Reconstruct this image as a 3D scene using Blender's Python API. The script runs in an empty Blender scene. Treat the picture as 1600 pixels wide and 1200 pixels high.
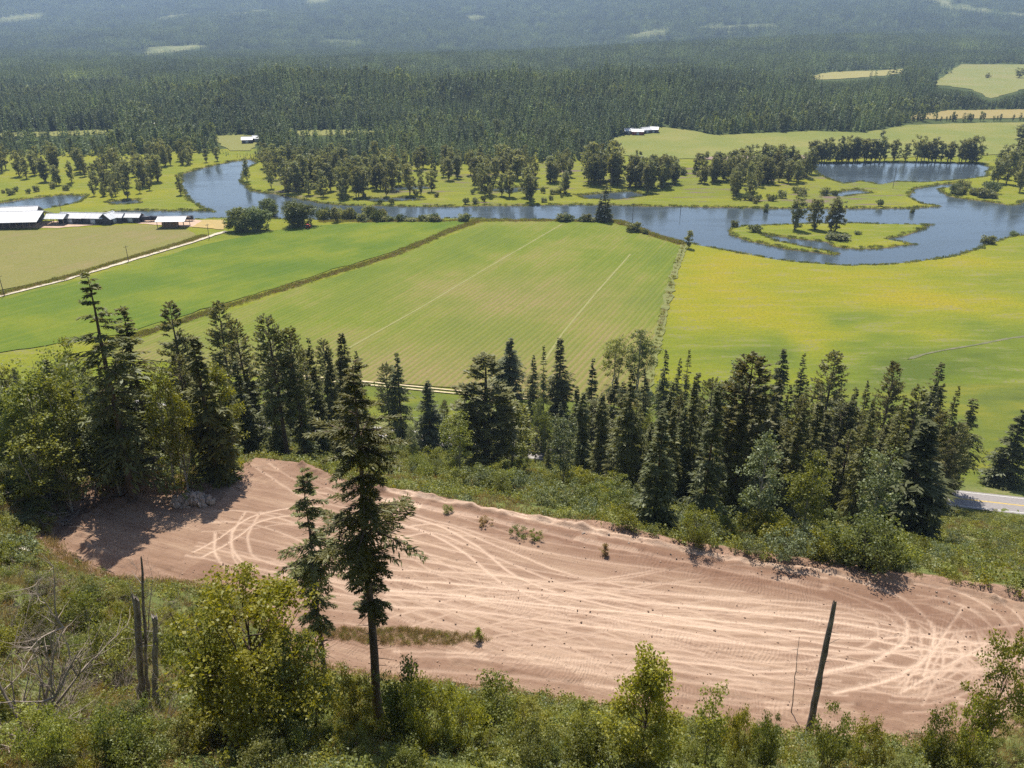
import bpy, math, random
import numpy as np
from mathutils import Vector, Matrix
from mathutils.geometry import delaunay_2d_cdt
rad = math.radians
SC = bpy.context.scene
C = SC.collection
# ------------------------------------------------------------------ camera, sky, sun, exposure
F, PITCH, CAMZ = 1250.0, rad(24.1), 117.0
cam = bpy.data.cameras.new('camera'); cam.sensor_width = 36; cam.lens = 36 * F / 1600
cam.clip_start = 0.5; cam.clip_end = 40000
camo = bpy.data.objects.new('camera', cam); C.objects.link(camo)
camo.location = (0, 0, CAMZ); camo.rotation_euler = (math.pi / 2 - PITCH, 0, 0)
SC.camera = camo
SUN_EL, SUN_AZ = rad(63), rad(-12)          # azimuth clockwise from +Y (the view direction)
world = bpy.data.worlds.new('World'); SC.world = world; world.use_nodes = True
wn = world.node_tree; wn.nodes.clear()
sky = wn.nodes.new('ShaderNodeTexSky'); sky.sky_type = 'NISHITA'; sky.sun_disc = False
sky.sun_elevation = SUN_EL; sky.sun_rotation = SUN_AZ % (2 * math.pi)
sky.altitude = 400; sky.air_density = 1.0; sky.dust_density = 1.6; sky.ozone_density = 1.0
bg = wn.nodes.new('ShaderNodeBackground'); bg.inputs['Strength'].default_value = 0.1
wo = wn.nodes.new('ShaderNodeOutputWorld')
wn.links.new(sky.outputs[0], bg.inputs[0]); wn.links.new(bg.outputs[0], wo.inputs[0])
sl = bpy.data.lights.new('sun', 'SUN'); sl.energy = 5.0; sl.angle = rad(0.55); sl.color = (1.0, 0.93, 0.8)
so = bpy.data.objects.new('sun', sl); C.objects.link(so); so.location = (-100, 300, 500)
sdir = Vector((math.sin(SUN_AZ) * math.cos(SUN_EL), math.cos(SUN_AZ) * math.cos(SUN_EL), math.sin(SUN_EL)))
so.rotation_euler = sdir.to_track_quat('Z', 'Y').to_euler()
SC.view_settings.view_transform = 'Standard'; SC.view_settings.look = 'None'
SC.view_settings.exposure = 0.68; SC.view_settings.gamma = 1.0
SC.render.engine = 'CYCLES'
SC.cycles.use_denoising = False
SC.cycles.max_bounces = 6; SC.cycles.diffuse_bounces = 3; SC.cycles.glossy_bounces = 2
SC.cycles.transmission_bounces = 3; SC.cycles.transparent_max_bounces = 4; SC.cycles.volume_bounces = 0
SC.cycles.use_adaptive_sampling = True; SC.cycles.adaptive_threshold = 0.016
SC.cycles.sample_clamp_indirect = 4.0

# ------------------------------------------------------------------ numeric helpers
rng = np.random.default_rng(7)
random.seed(7)
def sstep(a, b, x):
    t = np.clip((x - a) / (b - a), 0, 1); return t * t * (3 - 2 * t)
def _hash(i, j, k):
    v = np.sin(i * 127.1 + j * 311.7 + k * 74.7) * 43758.5453
    return v - np.floor(v)
def vnoise(x, y, k=0):
    i, j = np.floor(x), np.floor(y); fx, fy = x - i, y - j
    fx = fx * fx * (3 - 2 * fx); fy = fy * fy * (3 - 2 * fy)
    a, b = _hash(i, j, k), _hash(i + 1, j, k); c, d = _hash(i, j + 1, k), _hash(i + 1, j + 1, k)
    return (a + (b - a) * fx) * (1 - fy) + (c + (d - c) * fx) * fy
def fbm(x, y, k=0, o=4):
    s = 0; a = 0.5
    for q in range(o):
        s = s + a * (vnoise(x * 2 ** q, y * 2 ** q, k + q * 5) - 0.5); a *= 0.5
    return s * 2
def sdf(poly, X, Y):
    d2 = np.full(X.shape, 1e18); inside = np.zeros(X.shape, bool)
    n = len(poly)
    for i in range(n):
        x1, y1 = poly[i]; x2, y2 = poly[(i + 1) % n]
        ex, ey = x2 - x1, y2 - y1
        wx, wy = X - x1, Y - y1
        t = np.clip((wx * ex + wy * ey) / (ex * ex + ey * ey + 1e-12), 0, 1)
        d2 = np.minimum(d2, (wx - ex * t) ** 2 + (wy - ey * t) ** 2)
        if abs(ey) > 1e-12:
            c = ((y1 > Y) != (y2 > Y)) & (X < ex * (Y - y1) / ey + x1)
            inside ^= c
    d = np.sqrt(d2)
    return np.where(inside, -d, d)
cp_, sp_ = math.cos(PITCH), math.sin(PITCH)
def raydir(px, py):
    x = (px - 800) / F; y = (600 - py) / F
    return np.array([x, cp_ + y * sp_, -sp_ + y * cp_])
def gp(px, py, z=0.0):                      # pixel of the photograph -> point on a level plane
    d = raydir(px, py); t = (z - CAMZ) / d[2]
    return (d[0] * t, d[1] * t)
def plane_poly(pts, z=0.0): return [gp(x, y, z) for x, y in pts]
def project(X, Y, Z):
    q = Z - CAMZ; dep = Y * cp_ - q * sp_
    return 800 + F * X / dep, 600 - F * (Y * sp_ + q * cp_) / dep, dep

# ------------------------------------------------------------------ terrain
PADZ = 65.0
PAD_PX = [(84,838),(112,800),(160,778),(215,768),(290,772),(352,760),(382,738),(398,712),(470,720),(540,752),(640,764),(760,790),(900,815),
          (1060,850),(1200,878),(1330,892),(1450,905),(1600,940),(1760,990),(1790,1060),(1640,1075),(1585,1112),(1500,1150),(1330,1162),
          (1120,1140),(960,1112),(800,1085),(640,1066),(500,1040),(452,985),(400,935),(300,915),(190,908),(128,880)]
PAD = plane_poly(PAD_PX, PADZ)
nv = np.array([0.2252, 0.9743])             # downhill direction
S0 = 200.8                                  # the road runs where n.p = S0
RIVERZ = -0.75
WATER = [plane_poly(p, RIVERZ) for p in (
    [(-260,352),(-60,330),(0,318),(40,312),(100,305),(131,307),(120,317),(60,328),(0,334),(-120,360)],
    [(120,341),(180,330),(330,330),(345,333),(320,325),(300,312),(286,290),(288,272),(322,262),(362,253),(392,249),(398,255),(378,268),(376,286),(394,299),(420,303),
     (470,312),(520,321),(640,324),(780,323),(900,321),(1060,324),(1200,326.5),(1310,327),(1420,326),(1492,323),(1442,319),(1424,308),(1430,296),(1470,289.5),(1508,286),
     (1500,290),(1462,295),(1478,307),(1530,314.5),(1572,321),(1592,320),(1640,304),(1760,300),(1760,350),(1640,360),(1600,366),(1570,372),(1532,385),(1480,402),(1400,412),(1320,414.5),(1230,408),
     (1140,392),(1100,384),(1070,378),(1040,372),(1010,362),(985,350),(960,344),(740,341.5),(500,343),(345,341),(200,346)],
    [(1262,256),(1400,254),(1530,256),(1545,262),(1538,276),(1500,280.5),(1440,285),(1395,284),(1372,288),(1345,283),(1318,287),(1296,280),(1278,270)],
    [(740,298),(800,293),(850,296),(800,301)], [(905,306),(985,300),(1010,306),(960,312),(915,311)], [(170,316),(212,313),(220,318),(180,320)],
    [(560,312),(640,309),(660,313),(590,316)], [(1290,303),(1340,297),(1362,302),(1310,307)], [(600,294),(660,291),(676,295),(622,298)],
)]
ISLAND = plane_poly([(1135,358),(1160,353),(1240,350),(1330,349),(1465,350.5),(1442,358),(1420,368),(1392,374),(1434,382),(1395,388),(1340,391),(1302,387),(1287,379),
          (1235,373),(1192,367),(1217,377),(1262,386),(1322,397),(1300,399.5),(1230,391),(1170,378),(1136,366)], RIVERZ)
def water_d(X, Y):                          # signed distance to the shore, negative over water
    wob = 2.2 * fbm(X / 14, Y / 14, 3, 3)
    d = np.full(X.shape, 1e9)
    for p in WATER: d = np.minimum(d, sdf(p, X, Y))
    d = np.maximum(d, -sdf(ISLAND, X, Y))
    return d + wob
def pad_z(X, Y): return PADZ - 0.02 * (nv[0] * X + nv[1] * Y - 70)
def far_z(X, Y):
    side = sstep(-0.05, 0.42, X / np.maximum(Y, 1))
    z = (0.003 + 0.019 * side) * np.minimum(np.maximum(0, Y - 850), 2200)
    z = z + 44 * np.exp(-((Y - 1420) / 250.0) ** 2) * sstep(-720, -250, X) * (1 - sstep(120, 520, X)) * (0.8 + 0.5 * fbm(X / 260, Y / 400, 17, 3))
    z = z + 10 * fbm(X / 420, Y / 420, 11, 3) * sstep(1000, 1700, Y)
    z = z + 22 * np.exp(-((Y - 2600 - 0.5 * X) / 350.0) ** 2) * sstep(-1500, -200, X)
    m = np.clip((Y - 3900 + 900 * fbm(X / 2600, Y / 9000, 23, 2)) / 4600.0, 0, 1.0)
    mt = m ** 1.05 * 470 + 190 * m ** 0.6 * fbm(X / 1500 + 2.2, Y / 1900, 31, 4)
    return z + np.maximum(mt, 0) - np.maximum(0, Y - 8500) * 0.1
def ground_z(X, Y):
    X = np.asarray(X, float); Y = np.asarray(Y, float)
    s = nv[0] * X + nv[1] * Y; ds = S0 - s
    z = np.zeros(X.shape)
    near = ds > -40
    hill = 4 + 0.517 * np.maximum(0, ds - 7)
    hill = np.where(ds < -6, np.clip(4 + (ds + 6) * 0.28, 0, 4), hill)
    hill = hill + (1.6 * fbm(X / 11, Y / 11, 1, 4) + 0.25 * fbm(X / 1.7, Y / 1.7, 2, 2)) * sstep(9, 30, ds)
    mk = near & (Y < 175)
    if mk.any():
        dp = sdf(PAD, X[mk], Y[mk]); zp = pad_z(X[mk], Y[mk]); h = hill[mk]
        g = fbm(X[mk] / 6, Y[mk] / 6, 5, 3) * 0.7 * sstep(0, 5, dp)
        h2 = np.clip(h, zp - 0.66 * np.maximum(dp, 0), zp + 0.74 * np.maximum(dp, 0)) + g
        h2 = np.where(dp < 0, zp - np.minimum(0.45, -dp * 0.35), h2)
        hill[mk] = h2
    z = np.where(near, hill, 0)
    far = ~near & (Y > 300) & (Y < 900)
    if far.any():
        dw = water_d(X[far], Y[far])
        z[far] = -2.4 * sstep(4.2, -4.8, dw) + 0.15 * fbm(X[far] / 25, Y[far] / 25, 8, 3) * sstep(3, 12, dw)
    z = z + np.where(Y > 850, far_z(X, Y), 0)
    return z
def hit(px, py, steps=900):                 # where the sight line through a pixel meets the terrain
    d = raydir(px, py)
    t = np.concatenate([np.linspace(20, 340, steps // 2), np.geomspace(341, 9000, steps)])
    X, Y, Z = d[0] * t, d[1] * t, CAMZ + d[2] * t
    g = ground_z(X, Y)
    below = np.nonzero(Z < g)[0]
    if len(below) == 0: return None
    i = below[0]
    if i == 0: return np.array([X[0], Y[0], g[0]])
    a, b = Z[i - 1] - g[i - 1], Z[i] - g[i]
    f = a / (a - b); tt = t[i - 1] + f * (t[i] - t[i - 1])
    x, y = d[0] * tt, d[1] * tt
    return np.array([x, y, float(ground_z(np.array([x]), np.array([y]))[0])])
def gz(x, y): return float(ground_z(np.array([x]), np.array([y]))[0])
def tree_spot(topx, topy, by):              # base point and height of an upright tree from its tip and the row its foot stands on
    bx = topx
    for _ in range(5):
        P = hit(bx, by)
        v = (600 - topy) / F
        q = P[1] * (v * cp_ - sp_) / (cp_ + v * sp_)
        dep = P[1] * cp_ - q * sp_
        X = (topx - 800) / F * dep
        nb = project(X, P[1], P[2])[0]
        if abs(nb - bx) < 0.3: break
        bx = nb
    z = gz(X, P[1])
    return np.array([X, P[1], z]), q + CAMZ - z, dep

# ------------------------------------------------------------------ object helpers
def mesh_np(name, V, faces, smooth=False):
    me = bpy.data.meshes.new(name)
    V = np.asarray(V, np.float32); Fa = np.asarray(faces, np.int32)
    n, k = Fa.shape
    me.vertices.add(len(V)); me.vertices.foreach_set('co', V.ravel())
    me.loops.add(n * k); me.loops.foreach_set('vertex_index', Fa.ravel())
    me.polygons.add(n); me.polygons.foreach_set('loop_start', np.arange(0, n * k, k, dtype=np.int32))
    me.polygons.foreach_set('loop_total', np.full(n, k, np.int32))
    me.update(calc_edges=True)
    if smooth: me.polygons.foreach_set('use_smooth', np.ones(n, bool))
    return me
def attr(me, name, vals):
    a = me.attributes.new(name, 'FLOAT', 'POINT'); a.data.foreach_set('value', np.asarray(vals, np.float32).ravel())
def link(name, data, mat=None, parent=None, **props):
    o = bpy.data.objects.new(name, data); C.objects.link(o)
    if mat is not None and data is not None and not data.materials: data.materials.append(mat)
    if parent is not None: o.parent = parent
    for k, v in props.items():
        if v: o[k] = v
    return o
def empty(name, loc, rz=0.0, label=None, category=None, group=None):
    o = bpy.data.objects.new(name, None); C.objects.link(o)
    o.location = loc; o.rotation_euler = (0, 0, rz); o.empty_display_size = 0.5
    o['label'] = label; o['category'] = category
    if group: o['group'] = group
    return o
def quads_grid(nr, nc):
    i = np.arange(nr - 1)[:, None] * nc + np.arange(nc - 1)[None, :]
    return np.stack([i, i + 1, i + nc + 1, i + nc], -1).reshape(-1, 4)
def tube(path, radii, n=6):                 # tapered tube along a path -> verts, quads
    path = np.asarray(path, float); m = len(path)
    tan = np.gradient(path, axis=0); tan /= np.linalg.norm(tan, axis=1)[:, None] + 1e-9
    ref = np.array([1.0, 0, 0]) if abs(tan[0][0]) < 0.8 else np.array([0, 1.0, 0])
    a = np.cross(tan, ref); a /= np.linalg.norm(a, axis=1)[:, None] + 1e-9
    b = np.cross(tan, a)
    th = np.linspace(0, 2 * math.pi, n, endpoint=False)
    V = path[:, None] + np.asarray(radii)[:, None, None] * (np.cos(th)[None, :, None] * a[:, None] + np.sin(th)[None, :, None] * b[:, None])
    i = np.arange(m - 1)[:, None] * n + np.arange(n)[None]
    j = np.arange(m - 1)[:, None] * n + (np.arange(n)[None] + 1) % n
    return V.reshape(-1, 3), np.stack([i, j, j + n, i + n], -1).reshape(-1, 4)
def join(parts):
    Vs, Fs, o = [], [], 0
    for V, Q in parts:
        Vs.append(V); Fs.append(Q + o); o += len(V)
    return np.concatenate(Vs), np.concatenate(Fs)
def box(x0, x1, y0, y1, z0, z1):
    V = np.array([(x, y, z) for z in (z0, z1) for x, y in ((x0, y0), (x1, y0), (x1, y1), (x0, y1))], float)
    return V, np.array([(3, 2, 1, 0), (4, 5, 6, 7), (0, 1, 5, 4), (1, 2, 6, 5), (2, 3, 7, 6), (3, 0, 4, 7)])

# ------------------------------------------------------------------ materials
class Mat:
    def __init__(s, name):
        s.m = bpy.data.materials.new(name); s.m.use_nodes = True
        s.t = s.m.node_tree; s.t.nodes.clear()
        s.out = s.t.nodes.new('ShaderNodeOutputMaterial')
    def n(s, typ, props=None, **ins):
        nd = s.t.nodes.new('ShaderNode' + typ)
        for k, v in (props or {}).items(): setattr(nd, k, v)
        for k, v in ins.items():
            key = int(k[1:]) if k[0] == '_' and k[1:].isdigit() else k.replace('_', ' ')
            sock = nd.inputs[key]
            if hasattr(v, 'is_output'): s.t.links.new(v, sock)
            else: sock.default_value = v
        return nd
    def noise(s, scale, detail=4, rough=0.6, vec=None, dist=0.0):
        nd = s.n('TexNoise', Scale=scale, Detail=detail, Roughness=rough, Distortion=dist)
        if vec is not None: s.t.links.new(vec, nd.inputs['Vector'])
        return nd.outputs['Fac']
    def ramp(s, fac, stops):
        nd = s.n('ValToRGB', Fac=fac); el = nd.color_ramp.elements
        while len(el) < len(stops): el.new(0.5)
        for e, (p, c) in zip(el, stops):
            e.position = p; e.color = (*c, 1) if len(c) == 3 else c
        return nd.outputs['Color']
    def mix(s, fac, a, b, mode='MIX'):
        nd = s.n('Mix', dict(data_type='RGBA', blend_type=mode))
        for i, v in ((0, fac), (6, a), (7, b)):
            if hasattr(v, 'is_output'): s.t.links.new(v, nd.inputs[i])
            else: nd.inputs[i].default_value = (*v, 1) if isinstance(v, tuple) and len(v) == 3 else v
        return nd.outputs[2]
    def math(s, op, a, b=0.0, clamp=False):
        return s.n('Math', dict(operation=op, use_clamp=clamp), _0=a, _1=b).outputs[0]
    def rng(s, v, a, b, c=0.0, d=1.0):
        return s.n('MapRange', Value=v, _1=a, _2=b, _3=c, _4=d).outputs[0]
    def coord(s, scale=(1, 1, 1), rot=(0, 0, 0), out='Object'):
        tc = s.n('TexCoord')
        return s.n('Mapping', Vector=tc.outputs[out], Scale=scale, Rotation=rot).outputs[0]
    def attr(s, name): return s.n('Attribute', dict(attribute_name=name)).outputs['Fac']
    def bump(s, h, strength, dist): return s.n('Bump', Height=h, Strength=strength, Distance=dist).outputs[0]
    def surf(s, color, rough=0.9, normal=None, spec=0.2, metal=0.0):
        p = s.n('BsdfPrincipled', Base_Color=color if hasattr(color, 'is_output') else (*color, 1), Roughness=rough, Metallic=metal)
        p.inputs['Specular IOR Level'].default_value = spec
        if normal is not None: s.t.links.new(normal, p.inputs['Normal'])
        s.t.links.new(p.outputs[0], s.out.inputs[0]); return s.m
    def end(s, sh): s.t.links.new(sh, s.out.inputs[0]); return s.m

def foliage(name, dark, light, trans=0.32, tint=(1.3, 1.25, 0.45), nscale=0.5, vlo=0.75, vhi=1.25, stand=0.0):
    m = Mat(name)
    isl = m.n('NewGeometry').outputs['Random Per Island']
    obr = m.n('ObjectInfo').outputs['Random']
    ns = m.noise(nscale, 3, 0.6, m.coord())
    f = m.math('ADD', m.math('MULTIPLY', isl, 0.55), m.math('MULTIPLY', m.rng(ns, 0.3, 0.7), 0.45))
    col = m.mix(f, dark, light)
    hsv = m.n('HueSaturation', Color=col, Hue=m.rng(obr, 0, 1, 0.475, 0.515), Saturation=m.rng(obr, 0, 1, 1.05, 0.8), Value=m.rng(m.math('FRACT', m.math('MULTIPLY', obr, 7.3)), 0, 1, vlo, vhi))
    c = hsv.outputs[0]
    if stand:                               # stands of different age and species
        loc = m.n('ObjectInfo').outputs['Location']; sn = m.noise(0.0045, 4, 0.65, loc); sn2 = m.noise(0.013, 3, 0.6, loc)
        c = m.mix(1.0, c, m.ramp(m.math('ADD', m.math('MULTIPLY', sn, 0.6), m.math('MULTIPLY', sn2, 0.4)), [(0.34, (0.42, 0.48, 0.6)), (0.48, (0.8, 0.85, 0.9)), (0.56, (1.05, 1.1, 0.95)), (0.68, (1.75, 1.7, 1.2))]), 'MULTIPLY')
    d = m.n('BsdfDiffuse', Color=c).outputs[0]
    t = m.n('BsdfTranslucent', Color=m.mix(1.0, c, tint, 'MULTIPLY')).outputs[0]
    g = m.n('BsdfGlossy', Color=(0.6, 0.65, 0.6, 1), Roughness=0.5).outputs[0]
    a = m.n('MixShader', _0=trans, _1=d, _2=t).outputs[0]
    return m.end(m.n('MixShader', _0=0.035, _1=a, _2=g).outputs[0])
M = {}
M['spruce'] = foliage('spruce_needles', (0.066, 0.076, 0.022), (0.19, 0.198, 0.055), 0.46)
M['fir'] = foliage('fir_needles', (0.07, 0.08, 0.02), (0.215, 0.22, 0.055), 0.45)
M['pine'] = foliage('pine_needles', (0.09, 0.096, 0.034), (0.24, 0.24, 0.09), 0.45)
M['leaf'] = foliage('green_leaves', (0.085, 0.11, 0.018), (0.25, 0.27, 0.045), 0.5)
M['leaf_fresh'] = foliage('fresh_leaves', (0.125, 0.15, 0.018), (0.33, 0.33, 0.045), 0.5)
M['leaf_pale'] = foliage('pale_leaves', (0.075, 0.1, 0.045), (0.2, 0.23, 0.11), 0.34)
M['cotton'] = foliage('cottonwood_leaves', (0.125, 0.14, 0.058), (0.3, 0.31, 0.15), 0.48, nscale=0.25, vlo=0.65, vhi=1.25)
M['willow'] = foliage('willow_leaves', (0.07, 0.1, 0.03), (0.2, 0.23, 0.08), 0.34, nscale=0.4)
M['weed'] = foliage('weed_leaves', (0.12, 0.135, 0.025), (0.31, 0.31, 0.07), 0.45)
M['dry_weed'] = foliage('dry_weed', (0.2, 0.15, 0.05), (0.42, 0.34, 0.14), 0.35, (1.1, 1.0, 0.7))
M['far_conifer'] = foliage('distant_conifer', (0.06, 0.09, 0.045), (0.2, 0.24, 0.11), 0.4, vlo=0.45, vhi=1.6, stand=1.0)
M['far_leafy'] = foliage('distant_leafy', (0.1, 0.125, 0.05), (0.25, 0.27, 0.12), 0.36, vlo=0.6, vhi=1.3, stand=1.0)
def bark(name, a, b, sc=6):
    m = Mat(name); v = m.coord((sc, sc, sc * 0.25)); n = m.noise(1.0, 5, 0.7, v)
    return m.surf(m.ramp(n, [(0.3, a), (0.7, b)]), 0.95, m.bump(n, 0.8, 0.05))
M['bark'] = bark('brown_bark', (0.045, 0.032, 0.024), (0.15, 0.11, 0.085))
M['bark_pale'] = bark('pale_bark', (0.18, 0.16, 0.13), (0.46, 0.43, 0.38))
M['dead'] = bark('weathered_wood', (0.09, 0.078, 0.068), (0.36, 0.32, 0.285), 4)
M['char'] = bark('dark_snag_wood', (0.05, 0.043, 0.038), (0.32, 0.27, 0.23), 3)
M['twig'] = bark('bare_twigs', (0.16, 0.125, 0.1), (0.36, 0.3, 0.25))
M['pole'] = bark('pole_wood', (0.1, 0.08, 0.06), (0.22, 0.17, 0.13))

def hillside_mat():
    m = Mat('hillside_soil_and_grass'); v = m.coord()
    n1 = m.noise(0.09, 5, 0.65, v); n2 = m.noise(0.9, 5, 0.7, v); n3 = m.noise(7, 3, 0.6, v)
    g = m.ramp(m.math('ADD', m.math('MULTIPLY', n1, 0.5), m.math('MULTIPLY', n2, 0.5)), [(0.34, (0.05, 0.072, 0.02)), (0.5, (0.13, 0.155, 0.04)), (0.62, (0.22, 0.2, 0.085)), (0.72, (0.3, 0.24, 0.15))])
    d = m.ramp(n2, [(0.3, (0.17, 0.1, 0.07)), (0.7, (0.37, 0.235, 0.17))])
    f = m.math('ADD', m.attr('dirt'), m.math('MULTIPLY', m.math('SUBTRACT', n2, 0.5), 0.9), True)
    col = m.mix(m.rng(f, 0.35, 0.6), g, d)
    n4 = m.noise(0.05, 5, 0.65, m.coord((0.6, 2.2, 1)))
    col = m.mix(m.attr('meadow'), col, m.ramp(n4, [(0.3, (0.07, 0.1, 0.014)), (0.5, (0.115, 0.145, 0.014)), (0.7, (0.19, 0.185, 0.014))]))
    col = m.mix(m.rng(n3, 0.3, 0.7, 0.0, 0.35), col, (0.05, 0.045, 0.025))
    return m.surf(col, 0.95, m.bump(m.math('ADD', n2, m.math('MULTIPLY', n3, 0.3)), 0.9, 0.35))
def valley_mat():
    m = Mat('meadow_grass'); v = m.coord()
    n1 = m.noise(0.011, 5, 0.6, m.coord((1, 2.0, 1))); n2 = m.noise(0.08, 5, 0.65, m.coord((0.6, 2.2, 1))); n3 = m.noise(0.8, 4, 0.7, v)
    y = m.math('ADD', m.attr('yellow'), m.math('ADD', m.math('MULTIPLY', m.math('SUBTRACT', n1, 0.5), 1.5), m.math('MULTIPLY', m.math('SUBTRACT', n2, 0.5), 0.9)))
    c = m.ramp(m.rng(y, -0.3, 1.2), [(0.1, (0.066, 0.1, 0.014)), (0.35, (0.115, 0.152, 0.014)), (0.55, (0.165, 0.184, 0.012)), (0.78, (0.215, 0.208, 0.009)), (1.0, (0.255, 0.215, 0.011))])
    c = m.mix(m.rng(n3, 0.38, 0.68, 0.0, 0.55), c, (0.090, 0.099, 0.025))
    rush = m.math('MULTIPLY', m.rng(n2, 0.52, 0.62), m.rng(n3, 0.42, 0.56))
    c = m.mix(m.math('MULTIPLY', rush, 0.6), c, (0.180, 0.167, 0.099))
    n5 = m.noise(0.22, 5, 0.75, m.coord((0.5, 1.8, 1)))
    c = m.mix(m.rng(n5, 0.55, 0.75, 0, 0.5), c, (0.081, 0.104, 0.027))
    z = m.n('SeparateXYZ', Vector=m.n('NewGeometry').outputs['Position']).outputs[2]
    wet = m.rng(m.math('ADD', z, m.math('MULTIPLY', m.math('SUBTRACT', n3, 0.5), 0.5)), -0.35, -0.62)
    c = m.mix(wet, c, (0.108, 0.081, 0.054))
    n6 = m.noise(0.03, 5, 0.7, m.coord((0.5, 2.0, 1)))
    c = m.mix(m.math('MULTIPLY', m.attr('flats'), m.rng(n6, 0.42, 0.6, 0.0, 0.6)), c, (0.11, 0.125, 0.03))
    mud = m.math('MULTIPLY', m.attr('flats'), m.rng(n6, 0.56, 0.62))
    c = m.mix(mud, c, (0.144, 0.104, 0.090))
    return m.surf(c, 0.95, m.bump(n3, 0.6, 0.5), 0.1)
def hills_mat():
    m = Mat('forest_floor'); v = m.coord()
    n = m.noise(0.02, 6, 0.7, v)
    c = m.ramp(n, [(0.35, (0.035, 0.05, 0.022)), (0.65, (0.09, 0.11, 0.045))])
    c = m.mix(m.attr('clear'), c, m.ramp(n, [(0.35, (0.12, 0.15, 0.06)), (0.65, (0.26, 0.25, 0.13))]))
    return m.surf(c, 1.0, None, 0.0)
def field_mat(name, base, alt, soil, rot, period=0.0, soil_amt=0.5, ps=0.02, edge=0.0):
    m = Mat(name); v = m.coord(rot=(0, 0, rot)); vs = m.n('Mapping', Vector=v, Scale=(0.05, 1.0, 1)).outputs[0]
    n1 = m.noise(ps, 5, 0.62, m.coord()); n2 = m.noise(0.3, 4, 0.7, vs); n3 = m.noise(0.9, 4, 0.7, m.coord())
    c = m.mix(m.rng(n1, 0.36, 0.66), base, alt)
    c = m.mix(m.math('MULTIPLY', m.rng(n2, 0.42, 0.68), 0.5), c, alt)
    f = m.rng(m.math('ADD', n1, m.math('MULTIPLY', n2, 0.6)), 0.78, 1.0, 0, soil_amt)
    if edge: f = m.math('ADD', f, m.math('MULTIPLY', m.attr('bare'), edge), True)
    h = n3; n4 = m.noise(0.05, 4, 0.6, m.n('Mapping', Vector=v, Scale=(0.25, 1.0, 1)).outputs[0])
    if period:
        w = m.n('TexWave', dict(bands_direction='Y'), Vector=v, Scale=0.31416 / period, Distortion=2.2, Detail=3.0, Detail_Scale=0.5).outputs['Fac']
        f = m.math('ADD', m.math('MULTIPLY', f, m.rng(w, 0.2, 0.9, 0.7, 1.2)), m.math('MULTIPLY', m.rng(w, 0.4, 1.0, 0.0, 0.2), m.rng(n4, 0.38, 0.62, 0.15, 1.0)), True)
        h = m.math('ADD', m.math('MULTIPLY', w, -1.0), m.math('MULTIPLY', n3, 0.6))
    c = m.mix(f, c, soil)
    c = m.mix(m.rng(n3, 0.35, 0.7, 0.0, 0.45), c, (0.08, 0.095, 0.025))
    return m.surf(c, 0.95, m.bump(h, 0.5, 0.35), 0.1)
def pad_mat(rot):
    m = Mat('graded_dirt'); v = m.coord(rot=(0, 0, rot)); vs = m.n('Mapping', Vector=v, Scale=(0.07, 1.0, 1)).outputs[0]
    n1 = m.noise(0.07, 5, 0.6, v); n2 = m.noise(0.9, 6, 0.75, vs, 0.6); n3 = m.noise(2.6, 6, 0.8, v); n4 = m.noise(0.25, 4, 0.7, vs); n5 = m.noise(0.5, 5, 0.7, v)
    vd = m.n('VectorMath', dict(operation='ADD'), _0=v, _1=m.n('VectorMath', dict(operation='SCALE'), _0=m.n('TexNoise', Vector=v, Scale=0.12).outputs['Color'], Scale=4.0).outputs[0]).outputs[0]
    wv = m.n('TexWave', dict(bands_direction='X'), Vector=vd, Scale=0.31416 / 0.36, Distortion=4.0, Detail=3.0, Detail_Scale=1.6).outputs['Fac']
    gm = m.math('MULTIPLY', m.rng(n4, 0.46, 0.62), m.rng(n5, 0.4, 0.6))
    grous = m.math('MULTIPLY', wv, gm)
    c = m.ramp(m.math('ADD', m.math('MULTIPLY', n1, 0.35), m.math('MULTIPLY', n2, 0.65)), [(0.34, (0.155, 0.093, 0.062)), (0.48, (0.230, 0.147, 0.104)), (0.56, (0.275, 0.185, 0.131)), (0.68, (0.376, 0.267, 0.195))])
    c = m.mix(m.math('MULTIPLY', grous, 0.4), c, (0.400, 0.283, 0.213))
    tr = m.math('MULTIPLY', m.attr('track'), m.rng(n3, 0.25, 0.6, 0.55, 1.0))
    c = m.mix(m.math('MULTIPLY', tr, 0.85, True), c, (0.58, 0.435, 0.335))
    c = m.mix(m.rng(n3, 0.55, 0.75, 0, 0.6), c, (0.104, 0.059, 0.039))
    c = m.mix(m.math('MULTIPLY', m.attr('damp'), m.rng(n2, 0.3, 0.6, 0.4, 0.8)), c, (0.136, 0.071, 0.047))
    h = m.math('ADD', m.math('MULTIPLY', grous, 0.6), m.math('ADD', m.math('MULTIPLY', n3, 1.0), n2))
    return m.surf(c, 0.95, m.bump(h, 0.8, 0.13), 0.1)
def water_mat():
    m = Mat('river_water')
    v = m.coord((1, 2.2, 1)); n = m.noise(0.55, 4, 0.6, v); n2 = m.noise(0.03, 4, 0.6, m.coord((0.6, 2.0, 1)))
    r = m.rng(n2, 0.42, 0.6, 0.02, 0.2)
    p = m.n('BsdfPrincipled', Base_Color=(0.05, 0.068, 0.085, 1), Roughness=r, IOR=1.33)
    m.t.links.new(m.bump(n, 0.12, 0.3), p.inputs['Normal'])
    return m.end(p.outputs[0])
def plain(name, a, b=None, sc=2.0, rough=0.8, bump=0.3, spec=0.3, metal=0.0, stretch=(1, 1, 1)):
    m = Mat(name); n = m.noise(sc, 5, 0.65, m.coord(stretch)); b = b or tuple(x * 0.75 for x in a)
    return m.surf(m.ramp(n, [(0.35, a), (0.65, b)]), rough, m.bump(n, bump, 0.05), spec, metal)
M['gravel'] = plain('gravel_lane', (0.52, 0.46, 0.36), (0.36, 0.31, 0.23), 0.8)
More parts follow.
